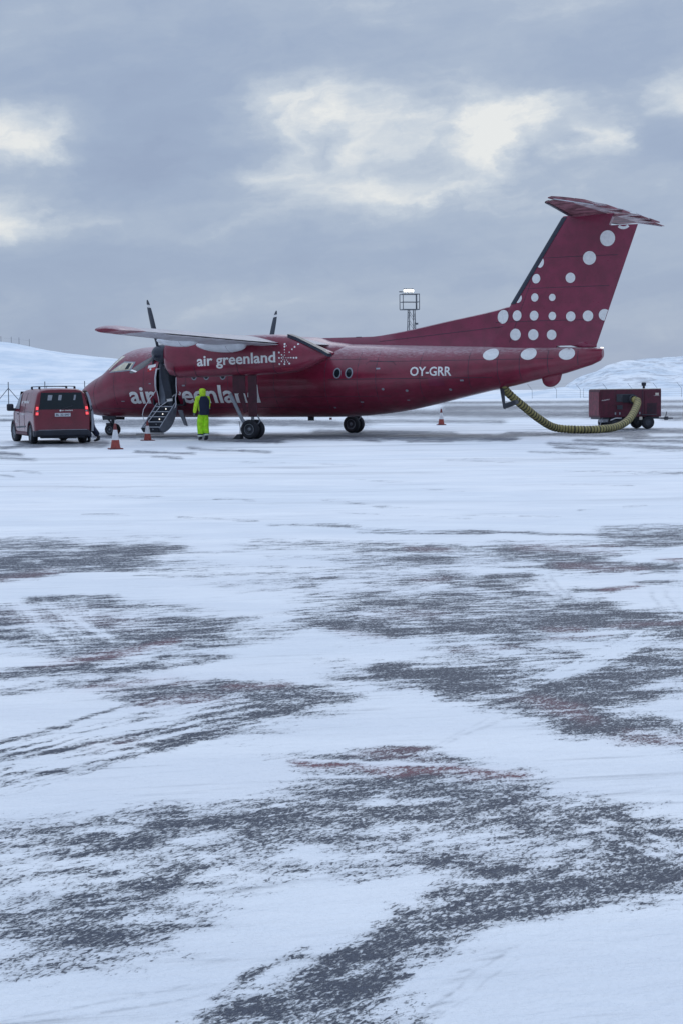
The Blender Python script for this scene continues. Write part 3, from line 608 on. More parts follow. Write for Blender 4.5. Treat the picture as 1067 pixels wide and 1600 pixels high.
# wing-body fairing
rg = []
for x in np.linspace(6.9, 12.3, 22):
    t_ = (x-6.9)/5.4; zt = interp(x, [6.9,7.6,8.4,9.6,10.5,11.0,11.6,12.3],[3.30,3.44,3.56,3.60,3.55,3.40,3.32,3.2]); hw = interp(x,[6.9,8.2,10.6,12.3],[.35,1.18,1.18,.4])
    rg.append([L(x, hw*cos(a), 2.85+(zt-2.85)*abs(sin(a))**.75*(1 if sin(a) >= 0 else -1) if sin(a) > 0 else 2.85) for a in [pi*k/14 for k in range(15)]])
loft('wing_fairing', rg, M['red'], craft)
# wings
def wing_ring(port, xl, c_, zc, T, n=12, inc=2.0, sgn=1):
    pts = []
    for i in range(n+1):
        q = (1-cos(pi*i/n))/2; pts.append((q, c_*T*naca(q)+.02*c_*sin(pi*q)))
    for i in range(n-1, 0, -1):
        q = (1-cos(pi*i/n))/2; pts.append((q, -c_*T*naca(q)*.85+.02*c_*sin(pi*q)))
    out = []
    for q, dz in pts:
        x = q*c_; out.append(L(xl+x, port, zc+dz-sin(R(inc))*(x-.3*c_)))
    return out
def wing(s):
    secs = [(0.6,8.75,2.48,3.32,.17),(3.93,8.75,2.48,3.30,.17),(6.5,9.02,2.14,3.34,.17),(9.5,9.36,1.70,3.41,.18),(12.05,9.62,1.34,3.46,.18)]
    o = loft('wing', [wing_ring(s*p, x, c_, z, T) for p,x,c_,z,T in secs], M['wing'], craft)
    tip = [(12.05,9.61,1.36,3.46,.185),(12.4,9.64,1.30,3.47,.20),(12.75,9.68,1.2,3.47,.19),(12.93,9.74,1.05,3.47,.14),(12.99,9.86,.8,3.47,.06)]
    loft('wing_tip', [wing_ring(s*p, x, c_, z, T) for p,x,c_,z,T in tip], M['red'], craft)
    # black rubber along the leading edge
    bt = []
    for p,x,c_,z,T in [(4.6,8.82,2.4,3.31,.17),(6.5,9.02,2.14,3.34,.17),(9.5,9.36,1.70,3.41,.18),(11.9,9.605,1.36,3.455,.18)]:
        q = []
        for k in range(-5, 6):
            tt = (abs(k)/5)**2*.055; q.append(L(x-.012+tt*c_, s*p, z+.012*np.sign(k)+(1 if k > 0 else -.85)*c_*T*naca(tt)*(1.03 if k else 0)+sin(R(2))*.3*c_))
        bt.append(q)
    loft('deice_boot', bt, M['boot'], craft, caps=False, closed=False)
    # flap sections under the rear of the wing, hinge fairings
    for p0_, p1_ in ((4.5,7.7),(7.75,11.0)):
        f_ = []
        for p in (p0_, p1_):
            k = (p-3.93)/(11.7-3.93); te = 11.23+(10.97-11.23)*k; ch = (.62-.2*k); zc = 3.21+.20*k
            f_.append([L(te-ch, s*p, zc+.05), L(te-ch*.5, s*p, zc+.065), L(te+.06, s*p, zc-.045), L(te-ch*.4, s*p, zc-.055), L(te-ch*.95, s*p, zc-.07)])
        loft('flap', f_, M['wing'], craft)
wing(1); wing(-1)
# white streamlined fairings under the outer wing (fat, blunt tail)
def pod(pc, x0, x1, zc, rz_, ry_):
    rr = []
    for i in range(19):
        t_ = i/18; prof = (t_**.62)*((1-t_)**.36)/.56 if 0 < t_ < 1 else .0
        prof = max(prof, .012); x = x0+(x1-x0)*t_
        rr.append([L(x, pc+ry_*prof*cos(a), zc+rz_*prof*sin(a)*(1.0 if sin(a) < 0 else .7)) for a in [2*pi*k/22 for k in range(22)]])
    return rr
for s in (1, -1):
    for (pc, x0_, x1_, zc_) in ((7.55, 8.40, 9.92, 3.33),(5.15, 8.42, 10.36, 3.23)):
        o = loft('underwing_fairing', [[(p[0], p[1]*1.0, p[2]) for p in r_] for r_ in pod(s*pc, x0_, x1_, zc_, .25 if pc > 6 else .30, .46)], M['pod'], craft)
        if s == 1:
            rr = pod(s*pc, x0_, x1_, zc_, (.25 if pc > 6 else .30)+.003, .463); j = 13
            tube('seam', [rr[j][k] for k in range(0, 23) if k < 22], .008, M['wing'], o)
# nacelles
def superring(x, pc, hw, zb, zt, e_=.62, n=28):
    zc, hz = (zt+zb)/2, (zt-zb)/2
    return [L(x, pc+hw*abs(cos(a))**e_*(1 if cos(a) > 0 else -1), zc+hz*abs(sin(a))**e_*(1 if sin(a) > 0 else -1)) for a in [2*pi*k/n for k in range(n)]]
def engine(s):
    pc = s*3.93
    st = [(6.50,.26,2.66,3.27),(6.58,.36,2.42,3.34),(6.75,.44,2.22,3.39),(7.2,.50,2.14,3.44),(8.0,.53,2.15,3.50),(9.0,.54,2.17,3.54),(10.2,.54,2.19,3.56),(11.0,.52,2.22,3.55),(11.55,.49,2.26,3.50),(11.95,.45,2.36,3.34),(12.4,.38,2.52,3.14),(12.8,.26,2.72,2.98),(13.03,.08,2.84,2.90)]
    nac = loft('nacelle', [superring(x, pc, hw, zb, zt) for x,hw,zb,zt in st], M['red'], craft)
    # air intake chin
    bm = bmesh.new(); add_tube(bm, [L(6.49,pc,2.62), L(6.62,pc,2.56)], [.20,.25], 14); frombm('air_intake', bm, M['dark'], nac, smooth=True)
    # exhaust edge along the top of the tail of the nacelle
    bm = bmesh.new(); rr = []
    for x, z in ((11.50,3.56),(11.8,3.46),(12.3,3.23),(12.75,3.02),(13.0,2.88)):
        w_ = .16; pc_ = pc+s*.22
        rr.append([L(x,pc_+w_,z-.13), L(x,pc_+w_,z-.02), L(x,pc_-w_,z-.01), L(x,pc_-w_,z-.12)])
    loft('exhaust_duct', rr, M['boot'], nac)
    for x in (7.05, 7.9, 9.6, 11.0):
        i = superring(x, pc, interp(x,[q[0] for q in st],[q[1] for q in st])+.003, interp(x,[q[0] for q in st],[q[2] for q in st])-.003, interp(x,[q[0] for q in st],[q[3] for q in st])+.003)
        tube('panel_seam', [i[k] for k in range(8, 29) if k < 28], .009, M['ink'], nac, 4)
    hub = craft_prop(pc, s)
    return nac
def craft_prop(pc, s):
    hx, hz_ = 6.16, 3.0
    pr = empty('propeller', L(hx, pc, hz_)); pr.parent = craft
    bm = bmesh.new(); lathe(bm, (.34,0,0), (-1,0,0), [(0,.26),(.05,.31),(.2,.325),(.36,.30),(.5,.23),(.6,.12),(.64,0)], 26)
    frombm('spinner', bm, M['spin'], pr, smooth=True)
    base = math.atan2(.354,.935) if s == 1 else R(-22)
    for k in range(4):
        th_ = base+k*pi/2; d = Vector((0, -sin(th_), cos(th_))); tang = Vector((0, -cos(th_), -sin(th_)))
        rr = []; mats_ = []
        rs = [.25,.4,.6,.9,1.2,1.5,1.7,1.745,1.80,1.86,1.93,1.98]
        for r_ in rs:
            c_ = interp(r_, [.25,.4,.6,.9,1.3,1.6,1.8,1.93,1.98],[.11,.13,.21,.27,.27,.24,.19,.12,.05]); tk = interp(r_, [.25,.6,1.2,1.98],[.10,.055,.03,.010])
            pit = R(80-12*(r_/2)); ch = Vector((sin(pit),0,0))+tang*cos(pit)
            nrm = ch.cross(d).normalized()
            cc = d*r_
            rr.append([tuple(cc+ch*c_*u_+nrm*tk*v_) for u_, v_ in ((-.5,0),(-.32,.42),(0,.5),(.32,.3),(.5,0),(.32,-.3),(0,-.5),(-.32,-.42))])
        bl = loft('blade', rr, M['blade'], pr)
        bl.data.materials.append(M['white'])
        for p in bl.data.polygons:
            rad = sum((Vector(bl.data.vertices[i].co).dot(d) for i in p.vertices))/len(p.vertices)
            if 1.70 < rad < 1.79: p.material_index = 1
    return pr
nacL = engine(1); nacR = engine(-1)
# horizontal tail
def stab_half(s):
    secs = [(0.0,19.95,1.30,7.36,.13),(.5,20.0,1.26,7.37,.13),(3.0,20.32,1.0,7.40,.12),(3.85,20.42,.86,7.41,.11),(3.97,20.50,.66,7.41,.06)]
    loft('tailplane', [wing_ring(s*p, x, c_, z, T, inc=0) for p,x,c_,z,T in secs], M['tailred'], craft)
    lt = []
    for p,x,c_,z,T in secs[1:4]:
        lt.append([L(x-.012+(abs(k)/4)**2*.17*c_, s*p, z+.02*c_*sin(pi*(abs(k)/4)**2*.17)+(.012*np.sign(k))+np.sign(k)*c_*T*naca((abs(k)/4)**2*.17)) for k in range(-4,5)])
    loft('deice_boot', lt, M['boot'], craft, caps=False, closed=False)
    # elevator drooped, its horn standing proud of the tip
    dr = R(6); e_ = []
    for p in (.28, 1.5, 3.0, 3.55):
        h_ = 21.26+.0*p; ch = .86-.14*p/3.6; zc = 7.42
        e_.append([L(h_, s*p, zc+.055), L(h_+ch*.5, s*p, zc+.03-ch*.5*sin(dr)), L(h_+ch, s*p, zc-ch*sin(dr)), L(h_+ch*.5, s*p, zc-.03-ch*.5*sin(dr)), L(h_, s*p, zc-.055)])
    el_ = loft('elevator', e_, M['tailpale'], craft)
    hn = []
    for (x, z, t_) in ((20.56,7.53,.015),(20.68,7.535,.04),(20.95,7.50,.045),(21.3,7.44,.05),(21.7,7.36,.04),(22.05,7.25,.01)):
        hn.append([L(x, s*3.58, z-t_), L(x, s*4.0, z-t_), L(x, s*4.0, z+t_), L(x, s*3.58, z+t_)])
    ho = loft('balance_horn', hn, M['tailred'], craft)
    tube('horn_edge', [L(20.75, s*3.98, 7.49), L(21.3, s*3.98, 7.38), L(22.0, s*3.9, 7.24)], .022, M['rail'], ho, 6)
    tube('elevator_edge', [L(22.13, s*.3, 7.36), L(22.02, s*1.5, 7.36), L(21.9, s*3.5, 7.35)], .016, M['rail'], el_, 6)
    for p in (1.05, 2.45):     # hinge fairings on top of the trailing edge
        hh = []
        for (x, z, t_) in ((20.75,7.52,.02),(20.95,7.56,.085),(21.25,7.52,.07),(21.6,7.42,.055),(22.0,7.33,.05),(22.3,7.24,.02)):
            hh.append([L(x, s*p-.07, z-t_*1.3), L(x, s*p+.07, z-t_*1.3), L(x, s*p+.05, z+t_), L(x, s*p-.05, z+t_)])
        loft('hinge_fairing', hh, M['tailred'], craft)
stab_half(1); stab_half(-1)
rr = []
for i in range(16):
    t_ = i/15; x = 19.75+t_*2.2; r_ = .02+.15*sin(pi*min(1,t_*1.0)**.6)**.8
    rr.append([L(x, r_*.9*cos(a), 7.31+r_*.6*sin(a)) for a in [2*pi*k/14 for k in range(14)]])
loft('tail_bullet', rr, M['tailred'], craft)
# belly beacon fairing below the tail
rr = []
for i in range(15):
    t_ = i/14; r_ = .36*sqrt(max(0.002, 1-(2*t_-1)**2)); x = 18.93+.72*t_
    rr.append([L(x, .12*r_/.36*cos(a), 1.97+.12*t_+r_*sin(a)) for a in [2*pi*k/16 for k in range(16)]])
loft('tail_skid', rr, M['red'], craft)

# decals are draped over the skin by casting onto it
bpy.context.view_layer.update()
def bvh(objs):
    V, F = [], []
    for o in objs:
        n0 = len(V); mw = craft.matrix_world.inverted() @ o.matrix_world
        V += [mw @ v.co for v in o.data.vertices]; F += [[n0+i for i in p.vertices] for p in o.data.polygons]
    return BVHTree.FromPolygons(V, F)
tree_f = bvh([o for o in craft.children if o.type == 'MESH' and o.name.split('.')[0] in ('fuselage','fin','rudder','dorsal_fin','rudder_fairing')])
tree_n = bvh([nacL])
def drape(bm, tree, off=.008, xaft=True):
    """bm lies in (x, 0, z); push it to the port skin"""
    bad = []
    for v in bm.verts:
        h_ = tree.ray_cast(Vector((v.co.x-GX, -12, v.co.z)), Vector((0,1,0)))
        if h_[0] is None: bad.append(v); continue
        v.co = Vector((v.co.x-GX, h_[0].y-off, v.co.z))
    if bad: bmesh.ops.delete(bm, geom=bad, context='VERTS')
    return bm
def finish(name, bm, m, parent):
    for f in bm.faces: f.smooth = False
    me_ = bpy.data.meshes.new(name); bm.to_mesh(me_); bm.free(); o = bpy.data.objects.new(name, me_); C.objects.link(o); me_.materials.append(m); o.parent = parent; return o
def lettering(name, txt, x0, x1, z0, z1, tree, parent, bold=.02, slant=0., step=.08, m='white', skew=None):
    bm = text_bm(txt, 1.0, bold); fit_bm(bm, x0, x1, z0, z1); slice_bm(bm, step)
    if skew:
        for v in bm.verts: v.co.z += skew*(v.co.x-x0)
    drape(bm, tree); return finish(name, bm, M[m], parent)
lettering('airline_lettering', 'air greenland', 8.03, 11.10, 2.40, 2.88, tree_n, nacL, bold=.022, skew=.028)
lettering('fuselage_lettering', 'air greenland', 3.06, 8.64, 1.02, 1.88, tree_f, fus, bold=.022, step=.07)
lettering('registration', 'OY-GRR', 14.56, 16.02, 2.10, 2.42, tree_f, fus, bold=.02, step=.06, skew=-.008)
def disc_bm(x, z, rx, rz_, n=32):
    bm = bmesh.new(); c_ = bm.verts.new((x,0,z)); prev = None; R_ = []
    for j in (.34,.67,1.0):
        R_.append([bm.verts.new((x+rx*j*cos(2*pi*k/n), 0, z+rz_*j*sin(2*pi*k/n))) for k in range(n)])
    for k in range(n):
        bm.faces.new((c_, R_[0][k], R_[0][(k+1)%n]))
        for j in (0,1): bm.faces.new((R_[j][k], R_[j+1][k], R_[j+1][(k+1)%n], R_[j][(k+1)%n]))
    return bm
FD = [(17.58,4.08,.205,.235),(18.12,4.10,.165,.18),(18.74,4.08,.155,.165),(19.38,4.05,.13,.14),(20.01,4.02,.16,.165),(20.59,4.02,.175,.18),(21.14,4.04,.19,.19),
      (18.07,3.46,.195,.20),(18.71,3.44,.18,.185),(19.35,3.42,.165,.17),(18.13,4.69,.15,.16),(18.76,4.69,.13,.14),(19.38,4.67,.115,.12),(18.8,5.32,.15,.16),
      (18.93,5.86,.14,.18),(20.01,5.3,.165,.17),(20.66,5.93,.22,.225),(21.27,6.55,.25,.26),(21.80,7.10,.27,.28)]
for x, z, a_, b_ in FD:
    bm = disc_bm(x, z, a_, b_)
    # trim where the dot runs off the edge of the fin or under the boot
    dte = Vector((finTE(7)-finTE(3), 0, 4)).normalized(); nte = Vector((dte.z, 0, -dte.x))
    bmesh.ops.bisect_plane(bm, geom=bm.verts[:]+bm.edges[:]+bm.faces[:], plane_co=(finTE(z)-.015,0,z), plane_no=nte, clear_outer=True)
    dle = Vector((finLE(7)-finLE(4), 0, 3)).normalized(); nle = Vector((-dle.z, 0, dle.x))
    if z > 4.3: bmesh.ops.bisect_plane(bm, geom=bm.verts[:]+bm.edges[:]+bm.faces[:], plane_co=(finLE(z)+.23,0,z), plane_no=nle, clear_outer=True)
    bmesh.ops.bisect_plane(bm, geom=bm.verts[:]+bm.edges[:]+bm.faces[:], plane_co=(0,0,7.13 if x < 21.83 else 7.13), plane_no=(0,0,1), clear_outer=True)
    if len(bm.faces): finish('fin_dot', drape(bm, tree_f, .010), M['white'], fin)
for x, z in ((17.33,2.80),(18.64,2.79),(19.94,2.77)):
    finish('body_dot', drape(disc_bm(x, z, .27, .20), tree_f, .008), M['white'], fus)
# dotted emblem on the nacelle
EM = [(728,178,7),(728,195,6),(740,190,3),(728,215,4),(728,232,3),(728,250,3),(815,180,6),(795,198,6),(778,213,5),(760,232,4),(690,233,6),(708,248,5),(718,258,3),
      (690,268,6),(708,268,5),(720,268,3),(734,268,2.5),(746,268,3),(757,268,3.5),(770,268,4.5),(788,269,6),(806,269,6.5),(690,308,6),(706,290,5),(716,280,3),(728,283,3),(728,295,4.5),(724,309,6),(742,283,3),(757,306,6.5),(748,295,4)]
for (a_, b_, r_) in EM:
    x = 11.23+(a_-688)/4.64*.0253; z = 2.54+(308-b_)/4.64*.0237
    finish('emblem_dot', drape(disc_bm(x, z, r_/4.64*.0245, r_/4.64*.024, 12), tree_n, .008), M['white'], nacL)
def panel_bm(x0, x1, z0, z1, nx_=8, nz_=8, rnd=0.):
    bm = bmesh.new(); vs = {}
    for i in range(nx_+1):
        for j in range(nz_+1): vs[i,j] = bm.verts.new((x0+(x1-x0)*i/nx_, 0, z0+(z1-z0)*j/nz_))
    for i in range(nx_):
        for j in range(nz_): bm.faces.new((vs[i,j],vs[i+1,j],vs[i+1,j+1],vs[i,j+1]))
    return bm
finish('access_panel', drape(panel_bm(11.28,11.72,2.24,2.42,6,3), tree_n, .006), M['patch'], nacL)
# cabin windows
def window(x, z, rx=.15, rz_=.19):
    f = finish('cabin_window', drape(disc_bm(x, z, rx, rz_, 24), tree_f, .006), M['strut'], fus)
    finish('pane', drape(disc_bm(x, z, rx*.70, rz_*.76, 24), tree_f, .011), M['glass'], f)
for x in (11.84, 12.29): window(x, 2.24)
for x in (5.98, 6.5, 7.2): window(x, 2.235, .13, .165)
# flight-deck side window: a slanting pane in a light frame
def poly_bm(pts, n=10):
    (a_, b_, c_, d_) = [Vector((p[0],0,p[1])) for p in pts]; bm = bmesh.new(); vs = {}
    for i in range(n+1):
        for j in range(n+1):
            u_, v_ = i/n, j/n; vs[i,j] = bm.verts.new(a_*(1-u_)*(1-v_)+b_*u_*(1-v_)+c_*u_*v_+d_*(1-u_)*v_)
    for i in range(n):
        for j in range(n): bm.faces.new((vs[i,j],vs[i+1,j],vs[i+1,j+1],vs[i,j+1]))
    return bm
fr = finish('flight_deck_window', drape(poly_bm([(2.02,2.40),(3.16,2.46),(3.28,2.80),(2.72,2.82)]), tree_f, .006), M['strut'], fus)
finish('pane', drape(poly_bm([(2.14,2.445),(3.08,2.50),(3.20,2.76),(2.74,2.775)]), tree_f, .012), M['cockpit_sheen'], fr)
finish('pane', drape(poly_bm([(2.86,2.52),(3.03,2.53),(3.12,2.74),(2.96,2.75)]), tree_f, .016), M['glass'], fr)
finish('windscreen', drape(poly_bm([(1.86,2.52),(1.99,2.50),(2.60,3.02),(2.36,3.03)]), tree_f, .006), M['cockpit_sheen'], fus)
# small flag in front of the door: halved white over red with a counterchanged disc
fl = finish('flag', drape(poly_bm([(3.92,2.40),(4.24,2.46),(4.24,2.70),(3.92,2.64)],6), tree_f, .008), M['flagr'], fus)
finish('flag_field', drape(poly_bm([(3.92,2.53),(4.24,2.59),(4.24,2.70),(3.92,2.64)],6), tree_f, .012), M['white'], fl)
finish('flag_disc', drape(disc_bm(4.04,2.505,.045,.04,14), tree_f, .014), M['white'], fl)
# panel seams and a belly line
def seam(pts, tree, parent, r_=.010, m='ink'):
    P_ = []
    for x, z in pts:
        h_ = tree.ray_cast(Vector((x-GX,-12,z)), Vector((0,1,0)))
        if h_[0]: P_.append(h_[0])
    if len(P_) > 1: tube('panel_seam', P_, r_, M[m], parent, 4)
for x in (1.25, 2.35, 3.75, 5.6, 7.4, 9.3, 11.35, 12.6, 13.3, 14.9, 16.6, 17.6, 18.35, 19.3, 20.3): seam([(x, z) for z in np.linspace(interp(x,XB,ZB)+.12, interp(x,XT,ZT)-.12, 12)], tree_f, fus)
seam([(x, 2.02-.0*(x-11)) for x in np.linspace(11.5, 17.4, 16)], tree_f, fus)
seam([(12.9,1.3),(12.9,2.55),(13.0,2.66),(13.9,2.6),(14.0,2.5),(14.0,1.4)], tree_f, fus)
for z_, xa_, xb_ in ((2.72,5.3,12.9),(1.42,5.3,13.8),(1.05,1.5,12.0),(2.62,13.0,19.5)): seam([(x, z_) for x in np.linspace(xa_, xb_, 20)], tree_f, fus, .008)
for pts_ in ([(17.85,3.2),(19.3,7.1)],[(18.3,5.0),(21.3,5.0)],[(18.9,6.0),(21.6,6.0)],[(17.3,3.9),(20.8,3.9)],[(12.9,3.35),(17.6,3.75)]):
    seam([(pts_[0][0]+(pts_[1][0]-pts_[0][0])*k/14, pts_[0][1]+(pts_[1][1]-pts_[0][1])*k/14) for k in range(15)], tree_f, fin, .008)
seam([(finLE(z)+HINGE*(finTE(z)-finLE(z)), z) for z in np.linspace(3.1,6.95,16)], tree_f, fin, .014)
for k, (x, z) in enumerate(((4.0,1.95),(5.45,1.85),(5.5,1.25),(6.3,1.0),(12.6,1.2),(13.3,2.35),(14.3,1.25),(16.3,1.9),(2.6,1.3),(11.5,1.0))):
    finish('stencil', drape(panel_bm(x, x+.09+.03*(k%3), z, z+.035+.02*(k%2), 2, 1), tree_f, .006), M['strut'], fus)
finish('service_panel', drape(panel_bm(5.7,6.25,.95,1.35,5,4), tree_f, .005), M['redfin'], fus)
finish('service_panel', drape(panel_bm(15.2,15.75,1.75,2.05,5,4), tree_f, .005), M['redfin'], fus)
for x, z in ((13.55,1.66),(14.4,1.6),(15.9,1.62),(5.75,2.5)): finish('vent_cover', drape(disc_bm(x,z,.05,.04,12), tree_f, .006), M['strut'], fus)
for x in (7.15, 12.05): box('antenna', L(x, 0, interp(x,XT,ZT)+.1), (.22,.03,.34), M['plastic'], craft)
box('antenna', L(10.1, 0, .63), (.25,.03,.16), M['plastic'], craft)
tube('beacon', [L(10.9,0,.66), L(10.9,0,.58)], .05, M['taild'], craft)

# doorway lining and airstair
bm = bmesh.new()
add_box(bm, L(4.765, .45, 1.16), (1.25, 1.5, .05)); add_box(bm, L(4.10, .45, 2.05), (.05,1.5,1.75)); add_box(bm, L(5.43, .45, 2.05), (.05,1.5,1.75)); add_box(bm, L(4.765,-.3,2.05), (1.3,.05,1.75)); add_box(bm, L(4.765,.45,2.93), (1.25,1.5,.05))
frombm('vestibule', bm, M['dark'], craft)
box('cabin_bulkhead', L(4.42, .72, 1.95), (.26,.75,1.5), M['grey'], craft)
sk = lambda x, z: (lambda h_: Vector((x-GX, h_[0].y-.02, z)) if h_[0] else Vector((x-GX,-1.33,z)))(tree_f.ray_cast(Vector((x-GX,-12,z)), Vector((0,1,0))))
tube('door_jamb', [sk(x, z) for x, z in ((4.52,2.80),(4.36,2.74),(4.31,2.5),(4.30,2.2),(4.30,1.9),(4.30,1.72))], .032, M['rail'], craft)
door = empty('airstair', L(4.77, 1.25, 1.17)); door.parent = craft
def D(x, port, z): return (x-4.77, -(port-1.25), z-1.17)
top, bot = (1.28, 1.17), (2.38, .27)
def step_pt(t_): return top[0]+(bot[0]-top[0])*t_, top[1]+(bot[1]-top[1])*t_
for k in range(5):
    t_ = (k+.35)/4.9; p_, z_ = step_pt(t_)
    tr_ = box('tread', D(4.77, p_+.06, z_), (.72,.25,.03), M['dark'], door)
    box('tread_edge', D(4.77, p_+.185, z_+.004), (.72,.018,.034), M['tread'], tr_)
    box('riser', D(4.77, p_+.172, z_-.10), (.70,.015,.17), M['dark'], door)
    tube('step_light', [D(4.86, p_+.165, z_-.08), D(4.86, p_+.187, z_-.08)], .026, M['light'] if k in (0,1,2) else M['strut'], door, 8)
for x_ in (4.38, 5.16):     # curved side cheeks: the door's own thickness, round on the underside
    a_ = []
    N_ = 14
    for k in range(N_+1):
        t_ = k/N_; p_, z_ = step_pt(t_); nx_, nz_ = -.633, -.774
        bow = .10+.42*sin(pi*min(1,t_*.92+.03))**.8
        if k == N_: bow = .05
        a_.append(((p_+.10, z_+.07), (p_+nx_*bow*.75+.06, z_+nz_*bow*.75+.02)))
    rr = []
    for (u_, v_) in a_:
        rr.append([D(x_-.02,*u_), D(x_+.02,*u_), D(x_+.02,*v_), D(x_-.02,*v_)])
    loft('side_cheek', rr, M['grey'], door)
    tube('cheek_edge', [D(x_, *u_) for u_, v_ in a_], .014, M['tread'], door)
rr = []
for (u_, v_) in a_: rr.append([D(4.37,v_[0],v_[1]), D(5.17,v_[0],v_[1]), D(5.17,v_[0]-.01,max(.03,v_[1]-.03)), D(4.37,v_[0]-.01,max(.03,v_[1]-.03))])
loft('door_skin', rr, M['grey'], door)
box('foot_plate', D(4.77, 2.50, .13), (1.0,.34,.03), M['steel'], door, bev=.008)
for pts in ([(4.30,1.28,1.74),(4.34,1.75,1.46),(4.36,2.28,1.02),(4.36,2.36,.82),(4.40,2.20,.42)], [(4.32,1.30,1.70),(4.42,1.36,1.45),(4.52,1.45,1.15)], [(5.12,1.32,1.55),(4.9,1.5,1.30),(4.66,1.62,1.12),(4.46,2.2,.52),(4.40,2.35,.40)]):
    tube('handrail', [D(*p) for p in pts], .014, M['rail'], door, 6)
for pts in ([(5.20,1.33,2.18),(5.21,1.36,1.9),(5.22,1.35,1.62)], [(5.24,1.40,1.60),(5.23,1.45,1.4),(5.30,1.52,1.2),(5.27,1.55,1.08),(5.18,1.50,1.02)]):
    tube('handrail', [D(*p) for p in pts], .018, M['rail'], door, 6)
loft('stair_stay', [[D(5.34,1.50,.98),D(5.54,1.50,.98),D(5.54,1.44,.98),D(5.34,1.44,.98)],[D(5.93,2.0,.44),D(6.06,2.0,.40),D(6.06,1.95,.40),D(5.93,1.95,.44)]], M['steel'], door)

# landing gear
def wheel(parent, x, p, r_, w_, side, name='wheel'):
    """tyre with rim; centre at local (x,port p,r)"""
    e_ = empty(name, (x, -p, r_)); e_.parent = parent
    bm = bmesh.new(); hw = w_/2
    lathe(bm, (0,0,0), (0,-1,0), [(-hw*.75,r_*.58),(-hw*.98,r_*.66),(-hw,r_*.82),(-hw*.86,r_*.94),(-hw*.5,r_*.99),(-.3*hw,r_*1.0),(-.28*hw,r_*.985),(-.2*hw,r_*.985),(-.18*hw,r_*1.0),(.18*hw,r_*1.0),(.2*hw,r_*.985),(.28*hw,r_*.985),(.3*hw,r_*1.0),(hw*.5,r_*.99),(hw*.86,r_*.94),(hw,r_*.82),(hw*.98,r_*.66),(hw*.75,r_*.58)], 36)
    frombm('tyre', bm, M['tyre'], e_)
    for s in (1,-1):
        bm = bmesh.new(); lathe(bm, (0,0,0), (0,-s,0), [(hw*.70,r_*.585),(hw*.80,r_*.565),(hw*.80,r_*.50),(hw*.45,r_*.46),(hw*.35,r_*.22),(hw*.62,r_*.20),(hw*.66,r_*.06),(hw*.66,0)], 28, mis=[0,0,1,1,1,0,0])
        frombm('rim', bm, None, e_, mats=[M['rim'], M['steel']])
    return e_
def main_gear(s):
    g_ = empty('main_landing_gear', (0,0,0)); g_.parent = craft; g_.location = L(9.9, s*3.93, 0)
    wheel(g_, 0, .2, .335, .21, 1); wheel(g_, 0, -.2, .335, .21, 1)
    tube('axle', [(0,-.25,.335),(0,.25,.335)], .05, M['steel'], g_)
    tube('oleo', [(0,0,.30),(0.0,0,.95)], .055, M['strut'], g_, 12)
    tube('strut', [(0.0,0,.80),(.02,0,2.3)], .095, M['doorshade'], g_, 12)
    box('leg_door', (.10,.16 if s < 0 else -.16,1.48), (.34,.03,1.42), M['doorshade'], g_)
    bx_ = box('forward_door', (-.42,-.18*s,1.88), (.5,.03,.62), M['doorshade'], g_)
    bx2 = box('forward_door', (-.30,-.16*s,1.38), (.17,.03,.95), M['doorshade'], g_, rot=Matrix.Rotation(R(-16),3,'Y'))
    box('oleo_collar', (0,-.02*s,.84), (.10,.14,.12), M['patch'], g_)
    tube('drag_brace', [(-.74,-.22*s,1.56),(-.28,-.22*s,.66),(-.1,-.1*s,.42)], .062, M['strut'], g_, 10)
    tube('torque_link', [(.12,0,.9),(.30,0,.62),(.08,0,.40)], .028, M['strut'], g_)
    return g_
gL = main_gear(1); gR = main_gear(-1)
ng = empty('nose_landing_gear', L(1.42,0,0)); ng.parent = craft
wheel(ng, .0, .17, .225, .15, 1); wheel(ng, 0, -.17, .225, .15, 1)
tube('strut', [(0,0,.22),(.03,0,.95)], .065, M['steel'], ng, 12)
tube('axle', [(0,-.2,.225),(0,.2,.225)], .04, M['steel'], ng)
tube('drag_brace', [(.0,0,.42),(-.3,0,.72)], .035, M['steel'], ng); box('steering_box', (-.14,0,.40), (.24,.16,.16), M['steel'], ng)
for s in (1,-1):
    box('gear_door', (.05,.30*s,.68), (.62,.03,.16), M['steel'], ng, rot=Matrix.Rotation(R(-14*s),3,'X'))
tube('tow_pin', [(-.22,-.03,.22),(.3,-.03,.16)], .03, M['coned'], ng)
# hatch hanging open where the heating hose enters
ht = empty('service_hatch', L(17.55,.12,1.62)); ht.parent = craft
loft('hatch_side', [[(-.10,0,.06),(.06,0,.06),(.06,.03,.06),(-.10,.03,.06)],[(.12,-.25,-.66),(.20,-.25,-.70),(.20,-.22,-.70),(.12,-.22,-.66)]], M['steel'], ht)
loft('hatch_lip', [[(.10,-.25,-.52),(.16,-.25,-.66),(.16,.05,-.66),(.10,.05,-.52)],[(.55,-.25,-.38),(.58,-.25,-.50),(.58,.05,-.50),(.55,.05,-.38)]], M['steel'], ht)

